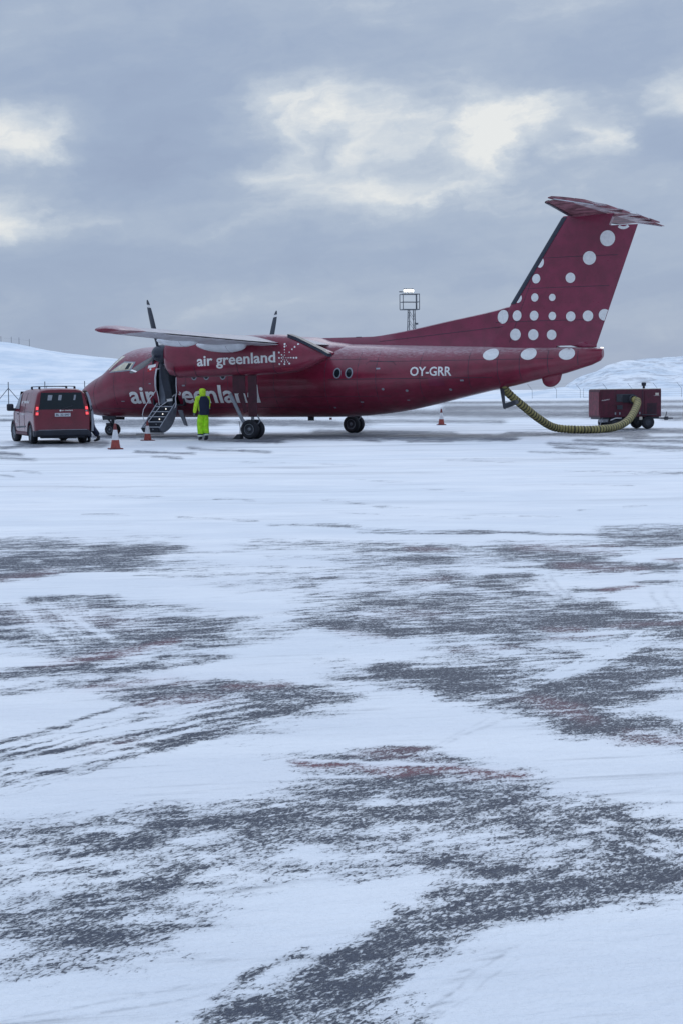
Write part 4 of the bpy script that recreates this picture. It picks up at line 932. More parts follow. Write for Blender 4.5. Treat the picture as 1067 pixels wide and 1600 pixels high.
# ------------------------------------------------------------------ van
def make_van():
    """local: y forward from the tail, x right, z up"""
    v = empty('parked_van', (-10.04+.785*cos(R(20.5)), 53.61+.785*sin(R(20.5))-.0, 0), R(20.5))
    tag(v, 'dark red van with roof bars and lit tail lamps parked at the aircraft nose', 'van')
    RA = .83; WB = 3.275; O = -RA         # rear axle is the origin of the thing
    ring = [(.0,.34),(.78,.30),(.90,.34),(.945,.45),(.955,.75),(.955,1.02),(.935,1.14),(.885,1.40),(.82,1.66),(.78,1.76),(.69,1.84),(.52,1.885),(0,1.90)]
    yst = [0,.035,.10,.22,.6,1.2,2.0,2.9,3.3,3.55,3.8,4.05,4.2,4.5,4.78,4.92,4.97]
    ztop = [1.86,1.885,1.90,1.905,1.91,1.92,1.92,1.91,1.87,1.76,1.55,1.32,1.20,1.10,.98,.80,.62]
    wsc = [.955,.985,.995,1,1,1,1,1,1,1,1,.995,.985,.95,.86,.72,.6]
    bm = bmesh.new(); rings = []
    for y, zt, ws in zip(yst, ztop, wsc):
        f_ = lambda z: .34+(z-.34)*(zt-.34)/(1.90-.34) if zt < 1.3 else (z if z < 1.14 else 1.14+(z-1.14)*(zt-1.14)/(1.90-1.14))
        slope = .10 if y < .3 else 0
        half = [(x*ws, y+slope*max(0, f_(z)-1.0)*(1-y/.3) if slope else y, f_(z)) for x, z in ring]
        rings.append([bm.verts.new((x,yy_+O,z)) for x,yy_,z in half]+[bm.verts.new((-x,yy_+O,z)) for x,yy_,z in half[-2:0:-1]])
    n = len(rings[0])
    for i in range(len(rings)-1):
        for k in range(n): bm.faces.new((rings[i][k], rings[i][(k+1)%n], rings[i+1][(k+1)%n], rings[i+1][k]))
    bm.faces.new(rings[0]); bm.faces.new(rings[-1])
    body = frombm('body', bm, M['vanred'], v)
    bm = bmesh.new()
    for y in (0, WB):
        for s in (1,-1): lathe(bm, (s*.72, y, .34), (s,0,0), [(0,0),(0,.41),(.5,.41),(.5,0)], 28)
    cut = frombm('cut', bm, M['plastic']); cut.parent = v
    mod = body.modifiers.new('b','BOOLEAN'); mod.operation = 'DIFFERENCE'; mod.object = cut; mod.solver = 'EXACT'
    bpy.context.view_layer.update(); dgmesh(body); bpy.data.objects.remove(cut); autosmooth(body, 32)
    tr_v = BVHTree.FromPolygons([q.co for q in body.data.vertices], [list(p.vertices) for p in body.data.polygons])
    def back(x, z, off=.006):
        h_ = tr_v.ray_cast(Vector((x,-5,z)), Vector((0,1,0))); return Vector((x, (h_[0].y if h_[0] else O)-off, z))
    def left(y, z, off=.006, s=-1):
        h_ = tr_v.ray_cast(Vector((s*5,y,z)), Vector((-s,0,0))); return Vector(((h_[0].x if h_[0] else s*.9)+s*off, y, z))
    def patch(name, poly, fn, m, par, n=10, off=.006):
        bm = bmesh.new(); (a_,b_,c_,d_) = [Vector((p[0],p[1],0)) for p in poly]; vs = {}
        for i in range(n+1):
            for j in range(n+1):
                u_,w_ = i/n, j/n; q = a_*(1-u_)*(1-w_)+b_*u_*(1-w_)+c_*u_*w_+d_*(1-u_)*w_
                vs[i,j] = bm.verts.new(fn(q.x, q.y, off))
        for i in range(n):
            for j in range(n): bm.faces.new((vs[i,j],vs[i+1,j],vs[i+1,j+1],vs[i,j+1]))
        return frombm(name, bm, m, par, smooth=True)
    # tail
    gate = patch('tailgate', [(-.80,.48),(.80,.48),(.70,1.78),(-.70,1.78)], back, M['vanred'], v, 12, .004)
    win = patch('rear_window', [(-.77,1.19),(.77,1.19),(.68,1.76),(-.68,1.76)], back, M['glass'], v, 12, .012)
    for a_, b_ in (((-.48,1.50),(-.30,1.68)),((-.12,1.50),(.02,1.68)),((.40,1.50),(.50,1.68))):
        patch('light_through_glass', [(a_[0],a_[1]),(b_[0]-.04,a_[1]),(b_[0],b_[1]),(a_[0]+.03,b_[1])], back, M['strut'], win, 4, .016)
    tube('rear_wiper', [back(0,1.20,.03), back(.36,1.30,.03)], .012, M['plastic'], v, 6)
    for s in (-1,1):
        tl = patch('tail_light', [(s*.80,.96),(s*.925,.96),(s*.875,1.36),(s*.775,1.36)], back, M['taild'], v, 8, .018)
        patch('lit_lens', [(s*.80,1.18),(s*.88,1.18),(s*.87,1.28),(s*.79,1.28)], back, M['tail'], tl, 4, .024)
        patch('lit_lens', [(s*.805,1.00),(s*.895,1.00),(s*.885,1.09),(s*.80,1.09)], back, M['tail'], tl, 4, .024)
        patch('reverse_lens', [(s*.80,1.11),(s*.85,1.11),(s*.85,1.15),(s*.80,1.15)], back, M['strut'], tl, 3, .022)
        # wrap of the lamp onto the flank
        patch('tail_light_side', [(O+.03,.98),(O+.14,.98),(O+.15,1.34),(O+.06,1.34)], lambda y, z, off: left(y, z, off, s), M['taild'], tl, 6, .010)
    pl = box('number_plate', tuple(back(.02,1.0,.012)), (.53,.012,.12), M['plate'], v, bev=.003)
    bm = text_bm('BL 32 097', 1., .02); fit_bm(bm, -.21,.25,.965,1.035)
    for q in bm.verts: q.co = Vector((q.co.x, back(.02,1.0,.020).y, q.co.z))
    finish('plate_text', bm, M['ink'], pl)
    bm = text_bm('air greenland', 1., .02); fit_bm(bm, .0,.36,1.115,1.175)
    for q in bm.verts: q.co = Vector((q.co.x, back(.1,1.14,.012).y, q.co.z))
    finish('tailgate_lettering', bm, M['white'], gate)
    finish('tailgate_emblem', (lambda d_: ([setattr(q,'co',Vector((q.co.x, back(-.05,1.14,.012).y, q.co.z))) for q in d_.verts], d_)[1])(disc_bm(-.05,1.145,.035,.03,12)), M['white'], gate)
    # bumper, sills
    bm = bmesh.new()
    add_box(bm, (0,O+.00,.37), (1.84,.16,.22), None, .05); add_box(bm, (0,O+.05,.25), (1.5,.12,.10), None, .03)
    for s in (1,-1): add_box(bm, (s*.87,O+.20,.37), (.16,.36,.24), None, .05)
    frombm('rear_bumper', bm, M['plastic'], v)
    tube('bumper_edge', [(-.82,O-.075,.485),(.82,O-.075,.485)], .010, M['strut'], v, 6)
    box('underbody', (0,1.6,.30), (1.5,3.6,.14), M['plastic'], v, bev=.03)
    box('exhaust', (.30,O+.35,.27), (.5,.5,.17), M['plastic'], v, bev=.06)
    for s in (-1,1):
        box('sill', (s*.93,WB/2,.34), (.06,2.3,.10), M['cartred'], v, bev=.02)
        for y in (0,WB):
            bm = bmesh.new(); add_tube(bm, [(s*.945, y+.435*cos(a), .34+.435*sin(a)) for a in [pi*k/14 for k in range(15)]], .028, 6)
            frombm('wheel_arch', bm, M['plastic'], v, smooth=True)
            e_ = empty('wheel', (s*.84, y, .335)); e_.parent = v
            if y: e_.rotation_euler = (0,0,R(6))
            bm = bmesh.new(); lathe(bm, (0,0,0), (1,0,0), [(-.10,.21),(-.115,.25),(-.11,.31),(-.08,.332),(0,.336),(.08,.332),(.11,.31),(.115,.25),(.10,.21)], 32); frombm('tyre', bm, M['tyre'], e_)
            bm = bmesh.new(); lathe(bm, (0,0,0), (s,0,0), [(.09,.215),(.10,.20),(.06,.18),(.05,.08),(.08,.06),(.085,0)], 28)
            for k in range(5):
                a = 2*pi*k/5; add_box(bm, (s*.075, .125*cos(a), .125*sin(a)), (.02,.15,.045), Matrix.Rotation(a,3,'X'), .006)
            frombm('rim', bm, M['rim'], e_)
        # side windows, mirror, door lines
        fn = lambda y, z, off: left(y, z, off, s)
        patch('door_window', [(2.05,1.20),(3.18,1.20),(2.72,1.70),(2.10,1.72)], fn, M['strut'] if s < 0 else M['glass'], v, 8, .012)
        for y0 in (1.0, 1.98, 2.95): 
            tube('door_seam', [left(y0, z, .002, s) for z in np.linspace(.42,1.76 if y0 < 2.5 else 1.15, 10)], .007, M['ink'], v, 4)
        tube('slide_rail', [left(y_, 1.10, .004, s) for y_ in np.linspace(-.45,.98,6)], .010, M['ink'], v, 4)
        tube('door_handle', [left(2.12,1.02,.02,s), left(2.28,1.02,.02,s)], .018, M['plastic'], v, 6)
        mr = box('mirror', (s*1.12,2.85,1.25), (.24,.14,.26), M['plastic'], v, bev=.05)
        box('mirror_arm', (s*.98,2.88,1.17), (.16,.08,.10), M['plastic'], v, bev=.02)
        patch('flank_stripe', [(.75,.56),(2.7,.50),(2.7,.56),(.75,.62)], fn, M['ink'], v, 6, .005)
    def flank(txt, y0, y1, z0, z1):
        bm = text_bm(txt, 1., .02); fit_bm(bm, 0, 1, 0, 1)
        for q in bm.verts: q.co = left(y1+(y0-y1)*q.co.x, z0+(z1-z0)*q.co.z, .012)
        finish('flank_lettering', bm, M['white'], v)
    flank('air greenland', .35, 1.75, 1.36, 1.52); flank('air greenland', .9, 1.8, .97, 1.06); flank('112', 2.3,2.75,.70,.80)
    patch('windscreen', [(0,0),(1,0),(1,1),(0,1)], lambda u_, w_, off: Vector((-.78+1.56*u_, 2.55+.0*u_+ (1-w_)*.66+.02, 1.26+.54*w_+.02)), M['glass'], v, 4)
    for y in (.35, 1.75):
        br = tube('roof_bar', [(-.62,y-.4,1.975),(-.3,y-.4,1.985),(.30,y-.4,1.985),(.62,y-.4,1.975)], .013, M['plastic'], v, 8)
        for s in (-1,1): box('bar_foot', (s*.60,y-.4,1.93), (.07,.06,.09), M['plastic'], v, bev=.012)
    tube('aerial', [(0,1.9,1.9),(0,1.75,2.02)], .008, M['plastic'], v, 6)
    # sliding side door rolled back along the flank
    dr = empty('sliding_door', (0,-.20,0)); dr.parent = v
    prof = [(.945,.42),(.955,.75),(.955,1.02),(.935,1.14),(.885,1.40),(.82,1.66),(.775,1.77)]
    rr = [[(x+.085, -.56, z), (x+.125, -.56, z), (x+.125, .62, z), (x+.085, .62, z)] for x, z in prof]
    loft('door_panel', rr, M['vanred'], dr)
    loft('door_edge', [[(x+.05, -.575, z), (x+.125, -.575, z), (x+.125, -.561, z), (x+.05, -.561, z)] for x, z in prof], M['strut'], dr)
    tube('grab_handle', [(1.0,-.60,1.30),(1.03,-.63,1.22),(1.0,-.60,1.12)], .02, M['plastic'], dr, 6)
    return v
van = make_van(); van.scale = (.965, 1, .945)

# ------------------------------------------------------------------ cones
def make_cone():
    c_ = empty('traffic_cone'); 
    bm = bmesh.new(); add_box(bm, (0,0,.018), (.40,.40,.036), None, .012); frombm('base', bm, M['coned'], c_)
    bm = bmesh.new()
    prof = [(.036,.150),(.07,.138),(.27,.108),(.275,.108),(.56,.060),(.565,.060),(.74,.030),(.75,.024),(.75,0)]
    lathe(bm, (0,0,0), (0,0,1), prof, 24, mis=[0,0,1,1,1,2,2,2])
    frombm('body', bm, None, c_, mats=[M['cone'], M['conew'], M['coned']])
    return c_
def copy_tree(o, parent=None):
    c_ = o.copy(); C.objects.link(c_); c_.parent = parent
    for ch in list(o.children): copy_tree(ch, c_)
    return c_
cone0 = make_cone()
cl = ['orange and white cone nearest the camera, in front of the nose wheel', 'orange and white cone at the foot of the airstair', 'orange and white cone standing alone under the rear fuselage']
for i, (x, y, rz) in enumerate(((-6.52,47.39,.3),(-6.55,55.6,.9),(4.64,75.54,.1))):
    c_ = cone0 if i == 0 else copy_tree(cone0)
    c_.location = (x,y,0); c_.rotation_euler = (0,0,rz); c_.scale = [(1,1,1),(.9,.9,.9),(1,1,1)][i]; tag(c_, cl[i], 'traffic cone', 'traffic cones around the aircraft')

# ------------------------------------------------------------------ wheel chock
ck = empty('wheel_chock', craft_world(9.38, 4.0, 0), -YAW); tag(ck, 'small dark chock with a pale pole beside the near main wheels', 'wheel chock')
loft('block', [[(-.18,-.12,0.005),(.12,-.12,.005),(.12,-.12,.17),(.0,-.12,.17)],[(-.18,.12,.005),(.12,.12,.005),(.12,.12,.17),(.0,.12,.17)]], M['steel'], ck)
tube('handle', [(.05,0,.17),(.06,0,.40),(.02,0,.62)], .016, M['rail'], ck, 6)
box('foot', (-.14,0,.012), (.22,.10,.016), M['steel'], ck, bev=.003)

# ------------------------------------------------------------------ heater trailer
hr = empty('heater_trailer', (10.06,63.5,0), R(11)); tag(hr, 'dark red heater trailer on small wheels with a yellow hose on its side', 'heater cart')
Wd, Ln = 1.3, 2.52
bm = bmesh.new(); add_box(bm, (Ln/2,Wd/2,1.01), (Ln,Wd,1.08), None, .025); frombm('cabinet', bm, M['cartred'], hr)
box('roof_panel', (Ln/2+.02,Wd/2,1.565), (Ln-.04,Wd-.04,.03), M['cream'], hr, bev=.01)
box('end_panel', (-.012,Wd/2,1.0), (.02,Wd-.14,.92), mat('pale_red', (.19,.045,.065), .6, vary=.35, vscale=7), hr, bev=.006)  # end panel in a paler red than the cabinet
for (x_,w_) in ((.30,.56),(2.12,.62)):
    box('side_panel', (x_+.02,-.010,1.0), (w_,.018,.92), M['cartred'], hr, bev=.005)
box('duct_recess', (1.02,-.012,1.22), (.70,.02,.30), M['steel'], hr, bev=.004)
box('duct_opening', (1.17,-.022,1.19), (.50,.02,.30), M['dark'], hr, bev=.004)
bm = bmesh.new(); lathe(bm, (1.33,-.02,1.16), (0,-1,0), [(0,.17),(.16,.17),(.16,.13),(0,.13)], 22); frombm('outlet_collar', bm, M['steel'], hr)
def dec(txt, x0, x1, z0, z1, sk=0):
    bm = text_bm(txt, 1., .01, font_shear=.3); fit_bm(bm, x0,x1,z0,z1)
    for q in bm.verts: q.co = Vector((q.co.x, -.0225, q.co.z+sk*(q.co.x-x0)))
    finish('lettering', bm, M['white'], hr)
dec('air greenland', .06,.38,1.10,1.16,.12); 
bm = text_bm('air greenland', 1., .01); fit_bm(bm, 2.2,2.42,1.28,1.31)
for q in bm.verts: q.co = Vector((q.co.x, -.0225, q.co.z))
finish('lettering', bm, M['white'], hr)
for k in range(9): box('louvre', (2.12,-.024,.62+.045*k), (.40,.012,.022), M['dark'], hr, rot=Matrix.Rotation(R(20),3,'X'), bev=.002)
for x_ in (.62,.80,1.62): box('latch', (x_,-.024,.62), (.05,.02,.09), M['strut'], hr, bev=.004)
for x_ in (.6,1.75): box('panel_joint', (x_,-.004,1.01), (.014,.012,1.04), M['ink'], hr, bev=.001)
box('warning_label', (2.33,-.024,1.36), (.14,.006,.09), M['cream'], hr, bev=.001); box('control_panel', (.80,-.024,.86), (.22,.012,.16), M['steel'], hr, bev=.003)
box('frame', (Ln/2,Wd/2,.44), (Ln-.1,Wd-.2,.09), M['steel'], hr)
box('axle_box', (.32,.35,.36), (.34,.5,.16), M['strut'], hr, bev=.02)
box('fuel_tank', (.95,.25,.36), (.55,.4,.22), M['plastic'], hr, bev=.05)
tube('prop_leg', [(.12,.1,.46),(-.02,.05,.02)], .018, M['strut'], hr, 6)
tube('step_rail', [(.42,-.03,.36),(.62,-.05,.44),(.85,-.05,.44)], .022, M['rail'], hr, 6)
box('tread_plate', (.6,.2,.13), (.7,.5,.16), M['dark'], hr, bev=.04)
for (x_,y_) in ((.62,.10),(1.98,.06),(.62,Wd-.1),(1.98,Wd-.06)):
    e_ = empty('wheel', (x_,y_,.26)); e_.parent = hr
    bm = bmesh.new(); lathe(bm, (0,0,0), (0,-1,0), [(-.09,.13),(-.095,.2),(-.07,.25),(0,.26),(.07,.25),(.095,.2),(.09,.13)], 28); frombm('tyre', bm, M['tyre'], e_)
    bm = bmesh.new(); lathe(bm, (0,0,0), (0,-1,0), [(.07,.14),(.085,.13),(.05,.09),(.07,.05),(.07,0)], 24); frombm('rim', bm, M['steel'], e_)
box('mudguard', (1.98,.02,.56), (.62,.22,.03), M['steel'], hr, bev=.01)
box('hinge_bracket', (1.66,-.02,.42), (.12,.06,.12), M['cream'], hr, bev=.01)
tube('drawbar', [(2.3,.5,.42),(3.05,.5,.40),(3.2,.5,.40)], .028, M['steel'], hr)
box('hitch', (2.93,.5,.40), (.16,.08,.14), M['steel'], hr, bev=.02); tube('drawbar_handle', [(2.9,.5,.45),(2.95,.5,.66)], .016, M['steel'], hr, 6)
bm = bmesh.new(); lathe(bm, (1.95,.4,1.57), (0,0,1), [(0,.05),(.10,.045),(.12,.085),(.22,.095),(.25,.07),(.25,0)], 16); frombm('exhaust_cap', bm, M['plastic'], hr, smooth=True)

# ------------------------------------------------------------------ yellow hose
c0 = Vector(craft_world(17.72, .12, 1.72)); A_ = hr.matrix_basis; 
from mathutils import Euler
hm4 = Matrix.Translation(hr.location) @ Euler((0,0,R(11))).to_matrix().to_4x4()
e1 = hm4 @ Vector((1.33,-.10,1.16)); e2 = hm4 @ Vector((1.40,-.36,1.06)); e3 = hm4 @ Vector((1.36,-.62,.70)); e4 = hm4 @ Vector((1.08,-.95,.32))
def ray_pt(px, py, d): return Vector(((px+1.7-533.5)/FPX*d, d, CAM_H-(py-(611-(px-533.5)*.01134))*d/FPX))
ctrl = [c0+Vector((-.1,0,.1)), ray_pt(789,609,56.3), ray_pt(802,622,56.5), ray_pt(817.5,635,56.8), ray_pt(840.6,653.5,57.5), ray_pt(866,667.5,58.3), ray_pt(904,670.6,58.5), ray_pt(935,670,58.9), ray_pt(961,666.5,59.9), ray_pt(979,657,61.0), ray_pt(989,643,62.2), e2, e1]
def catmull(P_, n=26):
    out = []; Q = [P_[0]*2-P_[1]]+P_+[P_[-1]*2-P_[-2]]
    for i in range(1, len(Q)-2):
        for k in range(n):
            t_ = k/n; a_,b_,c_,d_ = Q[i-1],Q[i],Q[i+1],Q[i+2]
            out.append(.5*((2*b_)+(c_-a_)*t_+(2*a_-5*b_+4*c_-d_)*t_*t_+(3*b_-a_-3*c_+d_)*t_**3))
    out.append(P_[-1]); return out
cp = catmull(ctrl, 40); 
# even spacing
ln = [0.]
for a_, b_ in zip(cp, cp[1:]): ln.append(ln[-1]+(b_-a_).length)
ln = np.array(ln); arr = np.array([tuple(p) for p in cp]); stepn = int(ln[-1]/.0275)
sp_ = np.linspace(0, ln[-1], stepn); pts = [Vector((np.interp(q,ln,arr[:,0]), np.interp(q,ln,arr[:,1]), np.interp(q,ln,arr[:,2]))) for q in sp_]
ph = 0.; phs = []
for i in range(stepn):
    d_ = (pts[min(i+1,stepn-1)]-pts[max(i-1,0)]).normalized(); fs = sqrt(d_.x**2+d_.z**2)   # band period widened where the camera view foreshortens the hose
    ph += .0275/(.115/max(.45,fs)); phs.append(ph % 1)
rad = [.142 if .22 < q < .85 else .126 for q in phs]
bm = bmesh.new(); add_tube(bm, pts, rad, 18, fmi=lambda i: 1 if phs[i] < .30 else 0)
hs = frombm('heating_hose', bm, None, mats=[M['hose'], M['hosed']]); autosmooth(hs, 60); tag(hs, 'thick yellow ribbed hose with dark bands lying from trailer to aircraft belly', 'hose')

# ------------------------------------------------------------------ people
def skinned(name, verts, edges, radii, m, parent, root=0, sub=2):
    me_ = bpy.data.meshes.new(name); me_.from_pydata([tuple(v) for v in verts], edges, []); o = bpy.data.objects.new(name, me_); C.objects.link(o)
    sm_ = o.modifiers.new('s','SKIN'); sm_.use_smooth_shade = True
    for i, q in enumerate(me_.skin_vertices[0].data):
        r_ = radii[i]; q.radius = r_ if isinstance(r_, tuple) else (r_, r_); q.use_root = (i == root)
    ss = o.modifiers.new('d','SUBSURF'); ss.levels = sub; ss.render_levels = sub
    dgmesh(o); o.data.materials.clear(); o.data.materials.append(m); o.data.shade_smooth(); o.parent = parent; return o
def chain(name, pts, rad, m, parent, sub=2): return skinned(name, pts, [(i,i+1) for i in range(len(pts)-1)], rad, m, parent, 0, sub)
def make_person(loc, rz, jacket, trousers, label, stride=.20, vest=None, hood=True, arm_l=None, arm_r=None, hands='skin', tapes=True):
    """local: facing +y, z up, 1.78 m with boots and hood"""
    p = empty('person', loc, rz); tag(p, label, 'person')
    s = stride
    hipz, kz = .90, .50
    aL = arm_l or [(-.20,0,1.44),(-.27,-.02,1.16),(-.26,.10,.92)]; aR = arm_r or [(.20,0,1.44),(.27,.02,1.16),(.25,-.06,.92)]
    legL = [(-.085,0,hipz),(-.085,s*.62+.03,kz),(-.075,s*.9,.10)]; legR = [(.085,0,hipz),(.085,-s*.25+.05,kz),(.085,-s*.95,.12)]
    V = [(0,0,.94),(0,0,1.12),(0,0,1.34),(0,0.01,1.48),(0,.03,1.56),(0,.045,1.66),(0,.05,1.74)]
    Rr = [(.13,.10),(.13,.10),(.15,.10),(.07,.06),(.055,.055),(.085,.09),(.065,.075)]
    E_ = [(0,1),(1,2),(2,3),(3,4),(4,5),(5,6)]
    for arm in (aL, aR):
        b0 = len(V); V += arm; Rr += [.06,.042,.03]; E_ += [(2 if False else 3,b0),(b0,b0+1),(b0+1,b0+2)]
        w_ = Vector(arm[2]); d_ = (w_-Vector(arm[1])).normalized(); V.append(tuple(w_+d_*.07)); Rr.append((.038,.018)); E_.append((b0+2,b0+3))
        pal = w_+d_*.075; side = d_.cross(Vector((1,0,0))).normalized()
        for k, (off, ln_) in enumerate(((-.030,.060),(-.010,.072),(.010,.068),(.029,.052))):
            a1 = pal+side*off; c0_ = len(V); cl_ = Vector((-.25 if w_.x > 0 else .25, 0, 0))
            V += [tuple(a1+d_*.012), tuple(a1+d_*ln_*.6+cl_*.04), tuple(a1+d_*ln_+cl_*.10)]; Rr += [.010,.009,.008]; E_ += [(b0+3,c0_),(c0_,c0_+1),(c0_+1,c0_+2)]
        c0_ = len(V); V += [tuple(w_+d_*.04+side*.042), tuple(w_+d_*.075+side*.058)]; Rr += [.011,.009]; E_ += [(b0+2,c0_),(c0_,c0_+1)]
    for leg in (legL, legR):
        b0 = len(V); V += leg; Rr += [.085,.06,.042]; E_ += [(0,b0),(b0,b0+1),(b0+1,b0+2)]
        f_ = leg[2]; V.append((f_[0], f_[1]+.12, .045)); Rr.append((.04,.03)); E_.append((b0+2,b0+3))
    skinned('body', V, E_, Rr, M[hands], p, 0, 1)
    # face
    for q in (-.032,.032): 
        bm = bmesh.new(); lathe(bm, (q,.128,1.675), (0,1,0), [(-.01,.011),(.004,.009),(.007,0)], 10); frombm('eye', bm, M['ink'], p)
    bm = bmesh.new(); add_tube(bm, [(0,.125,1.68),(0,.155,1.645),(0,.14,1.635)], [.009,.015,.010], 8); frombm('nose', bm, M['skin'], p, smooth=True)
    # trousers: two wide legs joined at the seat
    T = [(0,0,.98),(0,0,.90),(-.09,0,.86),(legL[1][0],legL[1][1],kz),(legL[2][0],legL[2][1]-.01,.14),(.09,0,.86),(legR[1][0],legR[1][1],kz),(legR[2][0],legR[2][1]-.01,.17)]
    skinned('trousers', T, [(0,1),(1,2),(2,3),(3,4),(1,5),(5,6),(6,7)], [(.175,.14),(.18,.15),.13,.118,.104,.13,.118,.104], M[trousers], p, 0, 2)
    if tapes:
        for leg in (legL, legR):
            for tt in (.10,.20):
                c_ = Vector(leg[2]).lerp(Vector(leg[1]), tt+.06); bm = bmesh.new(); lathe(bm, c_, Vector(leg[1])-Vector(leg[2]), [(-.025,.099),(.025,.101)], 18); frombm('reflective_band', bm, M['refl'] if tt < .15 else M['navy'], p, smooth=True)
    for leg in (legL, legR):
        f_ = leg[2]; lift = .0
        skinned('boot', [(f_[0],f_[1],.20),(f_[0],f_[1]-.005,.075),(f_[0],f_[1]+.10,.055),(f_[0],f_[1]+.18,.045)], [(0,1),(1,2),(2,3)], [.062,(.058,.06),(.052,.042),(.042,.032)], M['boot_l'], p, 0, 2)
    jz = [(0,0,.93),(0,0,1.10),(0,0,1.30),(0,.0,1.44),(0,.02,1.52)]
    J = jz[:]; RJ = [(.185,.15),(.18,.145),(.195,.145),(.15,.11),(.09,.085)]; EJ = [(0,1),(1,2),(2,3),(3,4)]
    for arm in (aL, aR):
        b0 = len(J); J += [arm[0], arm[1], arm[2]]; RJ += [.095,.075,.062]; EJ += [(3,b0),(b0,b0+1),(b0+1,b0+2)]
    skinned('jacket', J, EJ, RJ, M[jacket], p, 0, 2)
    if vest:
        rr = []
        for z, rx_, ry_ in ((.86,.208,.182),(.96,.214,.186),(1.10,.212,.176),(1.28,.228,.172),(1.40,.215,.16),(1.49,.13,.125)):
            rr.append([(rx_*1.0*cos(a), ry_*1.02*sin(a)-.004, z) for a in [pi*(-.80+.98*k/16) for k in range(17)]]+[(rx_*.94*cos(a), ry_*.94*sin(a)-.004, z) for a in [pi*(-.80+.98*k/16) for k in range(16,-1,-1)]])
        loft('back_panel', rr, M[vest], p)
    if hood:
        skinned('hood', [(0,.0,1.47),(0,.015,1.58),(0,.03,1.68),(0,.02,1.76)], [(0,1),(1,2),(2,3)], [(.115,.10),(.112,.118),(.128,.145),(.10,.115)], M[jacket], p, 0, 2)
    else:
        skinned('hair', [(0,.02,1.63),(0,.025,1.70),(0,.03,1.76)], [(0,1),(1,2)], [(.088,.085),(.095,.105),(.075,.085)], M['hair'], p, 0, 2)
    return p
worker = make_person((-4.60,55.0,0), R(26), 'hivy', 'hiv', 'person in a hooded bright yellow suit with a navy back panel, walking beside the airstair', stride=.07, vest='navy',
    arm_l=[(-.19,0,1.42),(-.26,.0,1.16),(-.27,.10,.92)], arm_r=[(.18,.02,1.42),(.225,.06,1.17),(.20,.20,.98)], hands='glove')
vr = R(20.5); vo = van.location
hx_, hy_ = 1.30, .42
helper = make_person((vo.x+hx_*cos(vr)-hy_*sin(vr), vo.y+hx_*sin(vr)+hy_*cos(vr), 0), vr+R(70), 'jac', 'navy', 'person in grey jacket and dark trousers leaning into the right side of the van', stride=.16, hood=False, hands='skin', tapes=False,
    arm_l=[(-.20,0,1.42),(-.24,.16,1.22),(-.14,.34,1.22)], arm_r=[(.20,0,1.42),(.26,.12,1.2),(.18,.32,1.15)])
helper.rotation_euler = (R(-9), 0, vr+R(70))

# ------------------------------------------------------------------ floodlight mast
ms = empty('floodlight_mast', (9.35,221,0), R(14)); tag(ms, 'tall lattice mast with a railed platform and lit floodlights behind the aircraft', 'light mast')
for (x_,y_) in ((-.32,-.32),(.42,-.32),(.42,.42),(-.32,.42)):
    tube('leg', [(x_*1.9+.25,y_*1.9,0),(x_*1.0+.3,y_,12.4)], .06, M['galv'], ms, 6)
bm = bmesh.new()
for k in range(10):
    z0, z1 = 12.2-1.2*k, 11.0-1.2*k
    for (a_,b_) in (((-.02,-.32),(.72,-.32)),((.72,-.32),(.72,.42)),((-.02,-.32),(-.02,.42)),((-.02,.42),(.72,.42))):
        f0, f1 = 1+.07*k, 1+.07*(k+1)
        add_tube(bm, [((a_[0]-.3)*f0+.3,a_[1]*f0,z0),((b_[0]-.3)*f1+.3,b_[1]*f1,z1)], .025, 4)
frombm('bracing', bm, M['galv'], ms)
box('platform', (0.1,0,12.45), (2.3,1.7,.12), M['galv'], ms)
bm = bmesh.new()
for (x_,y_) in ((-1.05,-.8),(.85,-.8),(1.22,-.8),(-1.05,.8),(1.22,.8)): add_tube(bm, [(x_,y_,12.5),(x_,y_,14.55)], .055, 6)
for z_ in (13.45,14.5):
    for a_, b_ in (((-1.05,-.8),(1.25,-.8)),((1.22,-.8),(1.22,.8)),((-1.05,.8),(1.25,.8)),((-1.05,-.8),(-1.05,.8))): add_tube(bm, [(*a_,z_),(*b_,z_)], .05 if z_ > 14 else .04, 6)
frombm('guard_rail', bm, M['galv'], ms)
for k, x_ in enumerate((-.75,-.28,.19)):
    fl_ = box('floodlight', (x_,-.75,14.98), (.44,.26,.46), M['galv'], ms, bev=.05, rot=Matrix.Rotation(R(-12),3,'X'))
    box('lens', (x_,-.905,14.93), (.38,.03,.30), M['lamp'], fl_, bev=.01, rot=Matrix.Rotation(R(-12),3,'X'))
    tube('bracket', [(x_,-.8,14.55),(x_,-.75,14.85)], .04, M['galv'], ms, 6)
box('floodlight', (-1.32,-.7,14.78), (.5,.3,.14), M['galv'], ms, bev=.04)
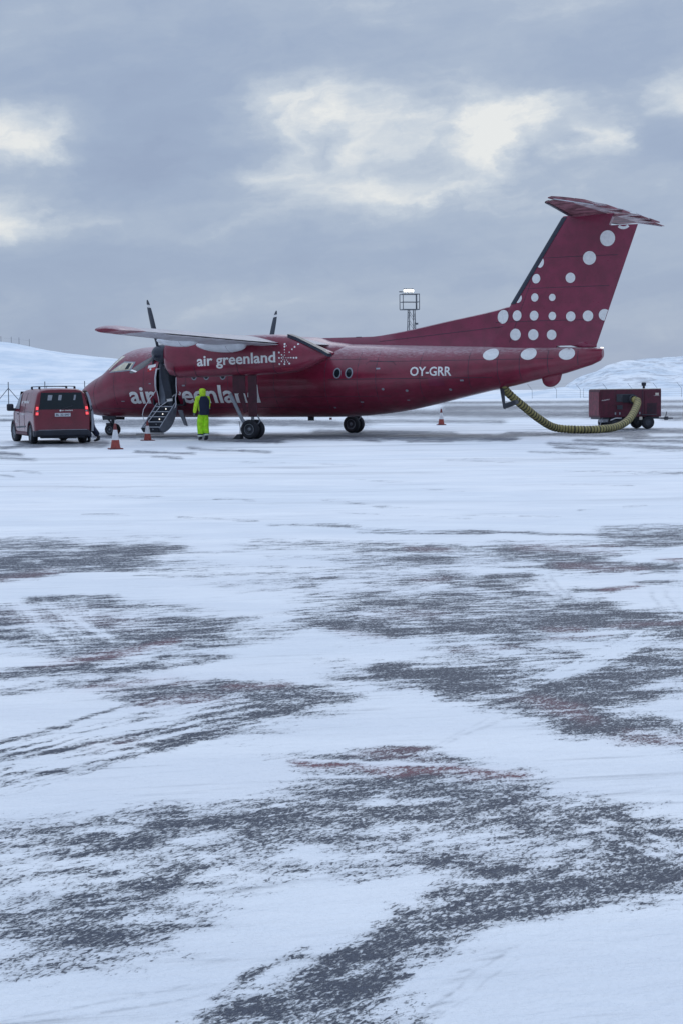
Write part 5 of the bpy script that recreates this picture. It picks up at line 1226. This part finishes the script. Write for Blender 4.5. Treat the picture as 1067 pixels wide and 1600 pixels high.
box('control_box', (.95,-.3,10.55), (.35,.4,.25), M['galv'], ms, bev=.03)

# ------------------------------------------------------------------ fences
def fence(name, label, pts, h_, arm, brace=(), wires=5, r_=.035, frames=()):
    f = empty(name, pts[0]); tag(f, label, 'fence'); o0 = Vector(pts[0])
    tops = []
    for i, p_ in enumerate(pts):
        q = Vector(p_)-o0; P_ = [q, q+Vector((0,0,h_))]
        if arm: P_.append(q+Vector((arm[0], arm[1], h_+arm[2])))
        tube('post', P_, r_, M['galv'], f, 6); tops.append(P_)
        if i in brace:
            for s in (-1,1): tube('brace', [q+Vector((0,0,h_*.78)), q+Vector((s*1.9,0,.1))], r_*.8, M['galv'], f, 6)
    for k in range(wires):
        z = h_*(k+.6)/(wires)
        tube('wire', [t_[0]+Vector((0,0,z)) for t_ in tops], .008, M['galv'], f, 4)
    if arm:
        for k in (.5,1.): tube('wire', [t_[1].lerp(t_[2], k) for t_ in tops], .006, M['galv'], f, 4)
    for (xa, xb) in frames:
        q = [Vector((xa,0,.1)),Vector((xa,0,1.5)),Vector((xb,0,1.5)),Vector((xb,0,.1)),Vector((xa,0,.1))]
        tube('gate_frame', q, r_*.9, M['galv'], f, 6)
    return f
def gx(px, d): return (px-533.5)/FPX*d
fence('perimeter_fence', 'thin wire fence with upright posts on the snow behind the van', [(gx(px,172),172,-.02) for px in (-158,-100,-41,17.5,74.5,136.5,196)], 3.0, None, brace=(3,), wires=5, r_=.05)
fence('security_fence', 'wire fence with angled post tops below the snowy mound', [(gx(px,262),262,.1) for px in (832,870,907,949,988,1027.5,1065,1103,1141)], 1.35, (-.75,0,.95), wires=4, r_=.028, frames=((gx(936,262)-gx(832,262),gx(948,262)-gx(832,262)),(gx(912,262)-gx(832,262),gx(921,262)-gx(832,262))))
fence('ridge_fence', 'faint line of poles with sagging wires on the hill crest', [(gx(px,398),398,z) for px, z in ((-60,14.2),(-25,14.0),(8,13.6),(24,13.4),(36,13.2),(52,12.8))], 2.3, None, wires=2, r_=.05)
